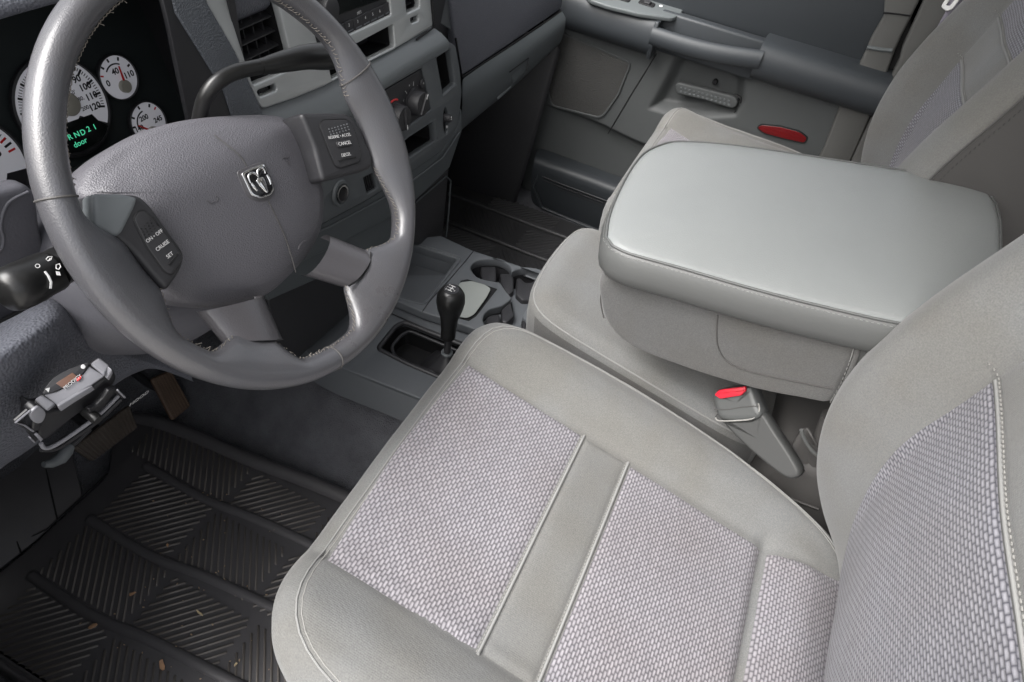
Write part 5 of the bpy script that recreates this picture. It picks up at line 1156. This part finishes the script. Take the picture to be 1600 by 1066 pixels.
for q in ([(48, 675), (52, 672), (60, 680), (56, 684)], [(39, 679), (41, 678), (48, 685), (47, 687)]): plate('bracket_clip', BFc.off(.006), BFc.pl(q), M['ctrl'], bc, .003, .0006)
# hanging grey cable end under the controller
cb = thing('cable_plug', tuple(kn(90, 710, .12)), 'grey worn cable plug hanging under the dash edge', 'cable')
tube('plug', [kn(x, y, .13) for x, y in [(68, 726), (80, 724), (95, 716), (104, 704), (112, 696)]], [.003, .005, .007, .007, .004], M['dash_s'], cb, seg=10)
tube('plug_wire', [kn(x, y, .13) for x, y in [(110, 697), (120, 690), (140, 670)]], .003, M['dark'], cb, seg=8)
# ------------------------------------------------------------ debris on the mat
def debris(kind, px, py, size, m, label, group=None, elong=2.2):
    p = U(px, py, (0, 0, 1), .0125); n = 9; a0 = random.uniform(0, 6.28); pts = []
    for k in range(n):
        t = 2*math.pi*k/n; r = size*random.uniform(.55, 1.1); x, y = r*math.cos(t)*elong, r*math.sin(t); pts.append((x*math.cos(a0)-y*math.sin(a0), x*math.sin(a0)+y*math.cos(a0)))
    vs = [(p.x+x, p.y+y, p.z+random.uniform(-.0005, .0015)) for x, y in pts]+[(p.x+x, p.y+y, p.z-.0008) for x, y in pts]
    fs = [tuple(range(n)), tuple(range(n, 2*n))[::-1]]+[(k, (k+1) % n, n+(k+1) % n, n+k) for k in range(n)]
    o = fixn(mesh(kind, vs, fs, m, None, smooth=False, loc=tuple(p))); setp(o, label, 'leaf scrap' if 'leaf' in kind else 'crumb', group); return o
debris('leaf_scrap', 145, 979, .0035, M['leaf'], 'tan leaf scrap lying against the long bar near the mat\'s lower left')
debris('leaf_scrap', 253, 1038, .0042, M['leaf'], 'ragged tan leaf scrap at the bottom edge of the mat')
debris('leaf_scrap', 206, 928, .0028, M['leaf'], 'small orange leaf scrap in the middle of the dark vertical ribs', elong=2)
debris('straw_bit', 311, 957, .0020, M['leafp'], 'thin pale straw bit lying across the ribs right of the mat centre', elong=4.5)
debris('leaf_scrap', 262, 852, .0016, M['leaf'], 'pinkish tan leaf fleck below the second long bar', elong=3)
debris('leaf_scrap', 368, 1038, .0022, M['leafp'], 'bright cream fleck at the lower right corner of the mat', elong=1.5)
pts = [(355, 772), (490, 0), (351, 831), (290, 785), (316, 771), (325, 774), (345, 780), (337, 790), (410, 797), (433, 828), (376, 800), (271, 1013), (262, 1016), (276, 1010), (236, 1000), (350, 885), (338, 895), (240, 905), (209, 1017), (221, 1020), (195, 1008), (315, 1060), (222, 950), (270, 975), (300, 990), (394, 1000), (330, 770), (262, 700), (420, 830), (352, 905), (180, 960), (125, 974), (240, 870), (250, 865), (306, 1035), (228, 918), (374, 1030), (300, 870), (316, 845), (352, 812)]
cr_ = []
for x, y in pts+[(random.uniform(180, 480), random.uniform(770, 1050)) for _ in range(26)]:
    if y: cr_.append(debris('crumb', x+random.uniform(-2, 2), y+random.uniform(-2, 2), random.uniform(.0005, .0013), M['crumb'], '', None, 1.6))
pos = [q.location.copy() for q in cr_]; vs = []; fs = []
for q in cr_:
    b0 = len(vs); vs += [q.location+v.co for v in q.data.vertices]; fs += [tuple(b0+i for i in p.vertices) for p in q.data.polygons]; bpy.data.objects.remove(q)
setp(mesh('crumbs', vs, fs, M['crumb'], None, smooth=False, loc=(-.55, .1, .012)), 'fine tan crumbs and grit scattered over the ribs of the near mat', 'crumbs', kind='stuff')
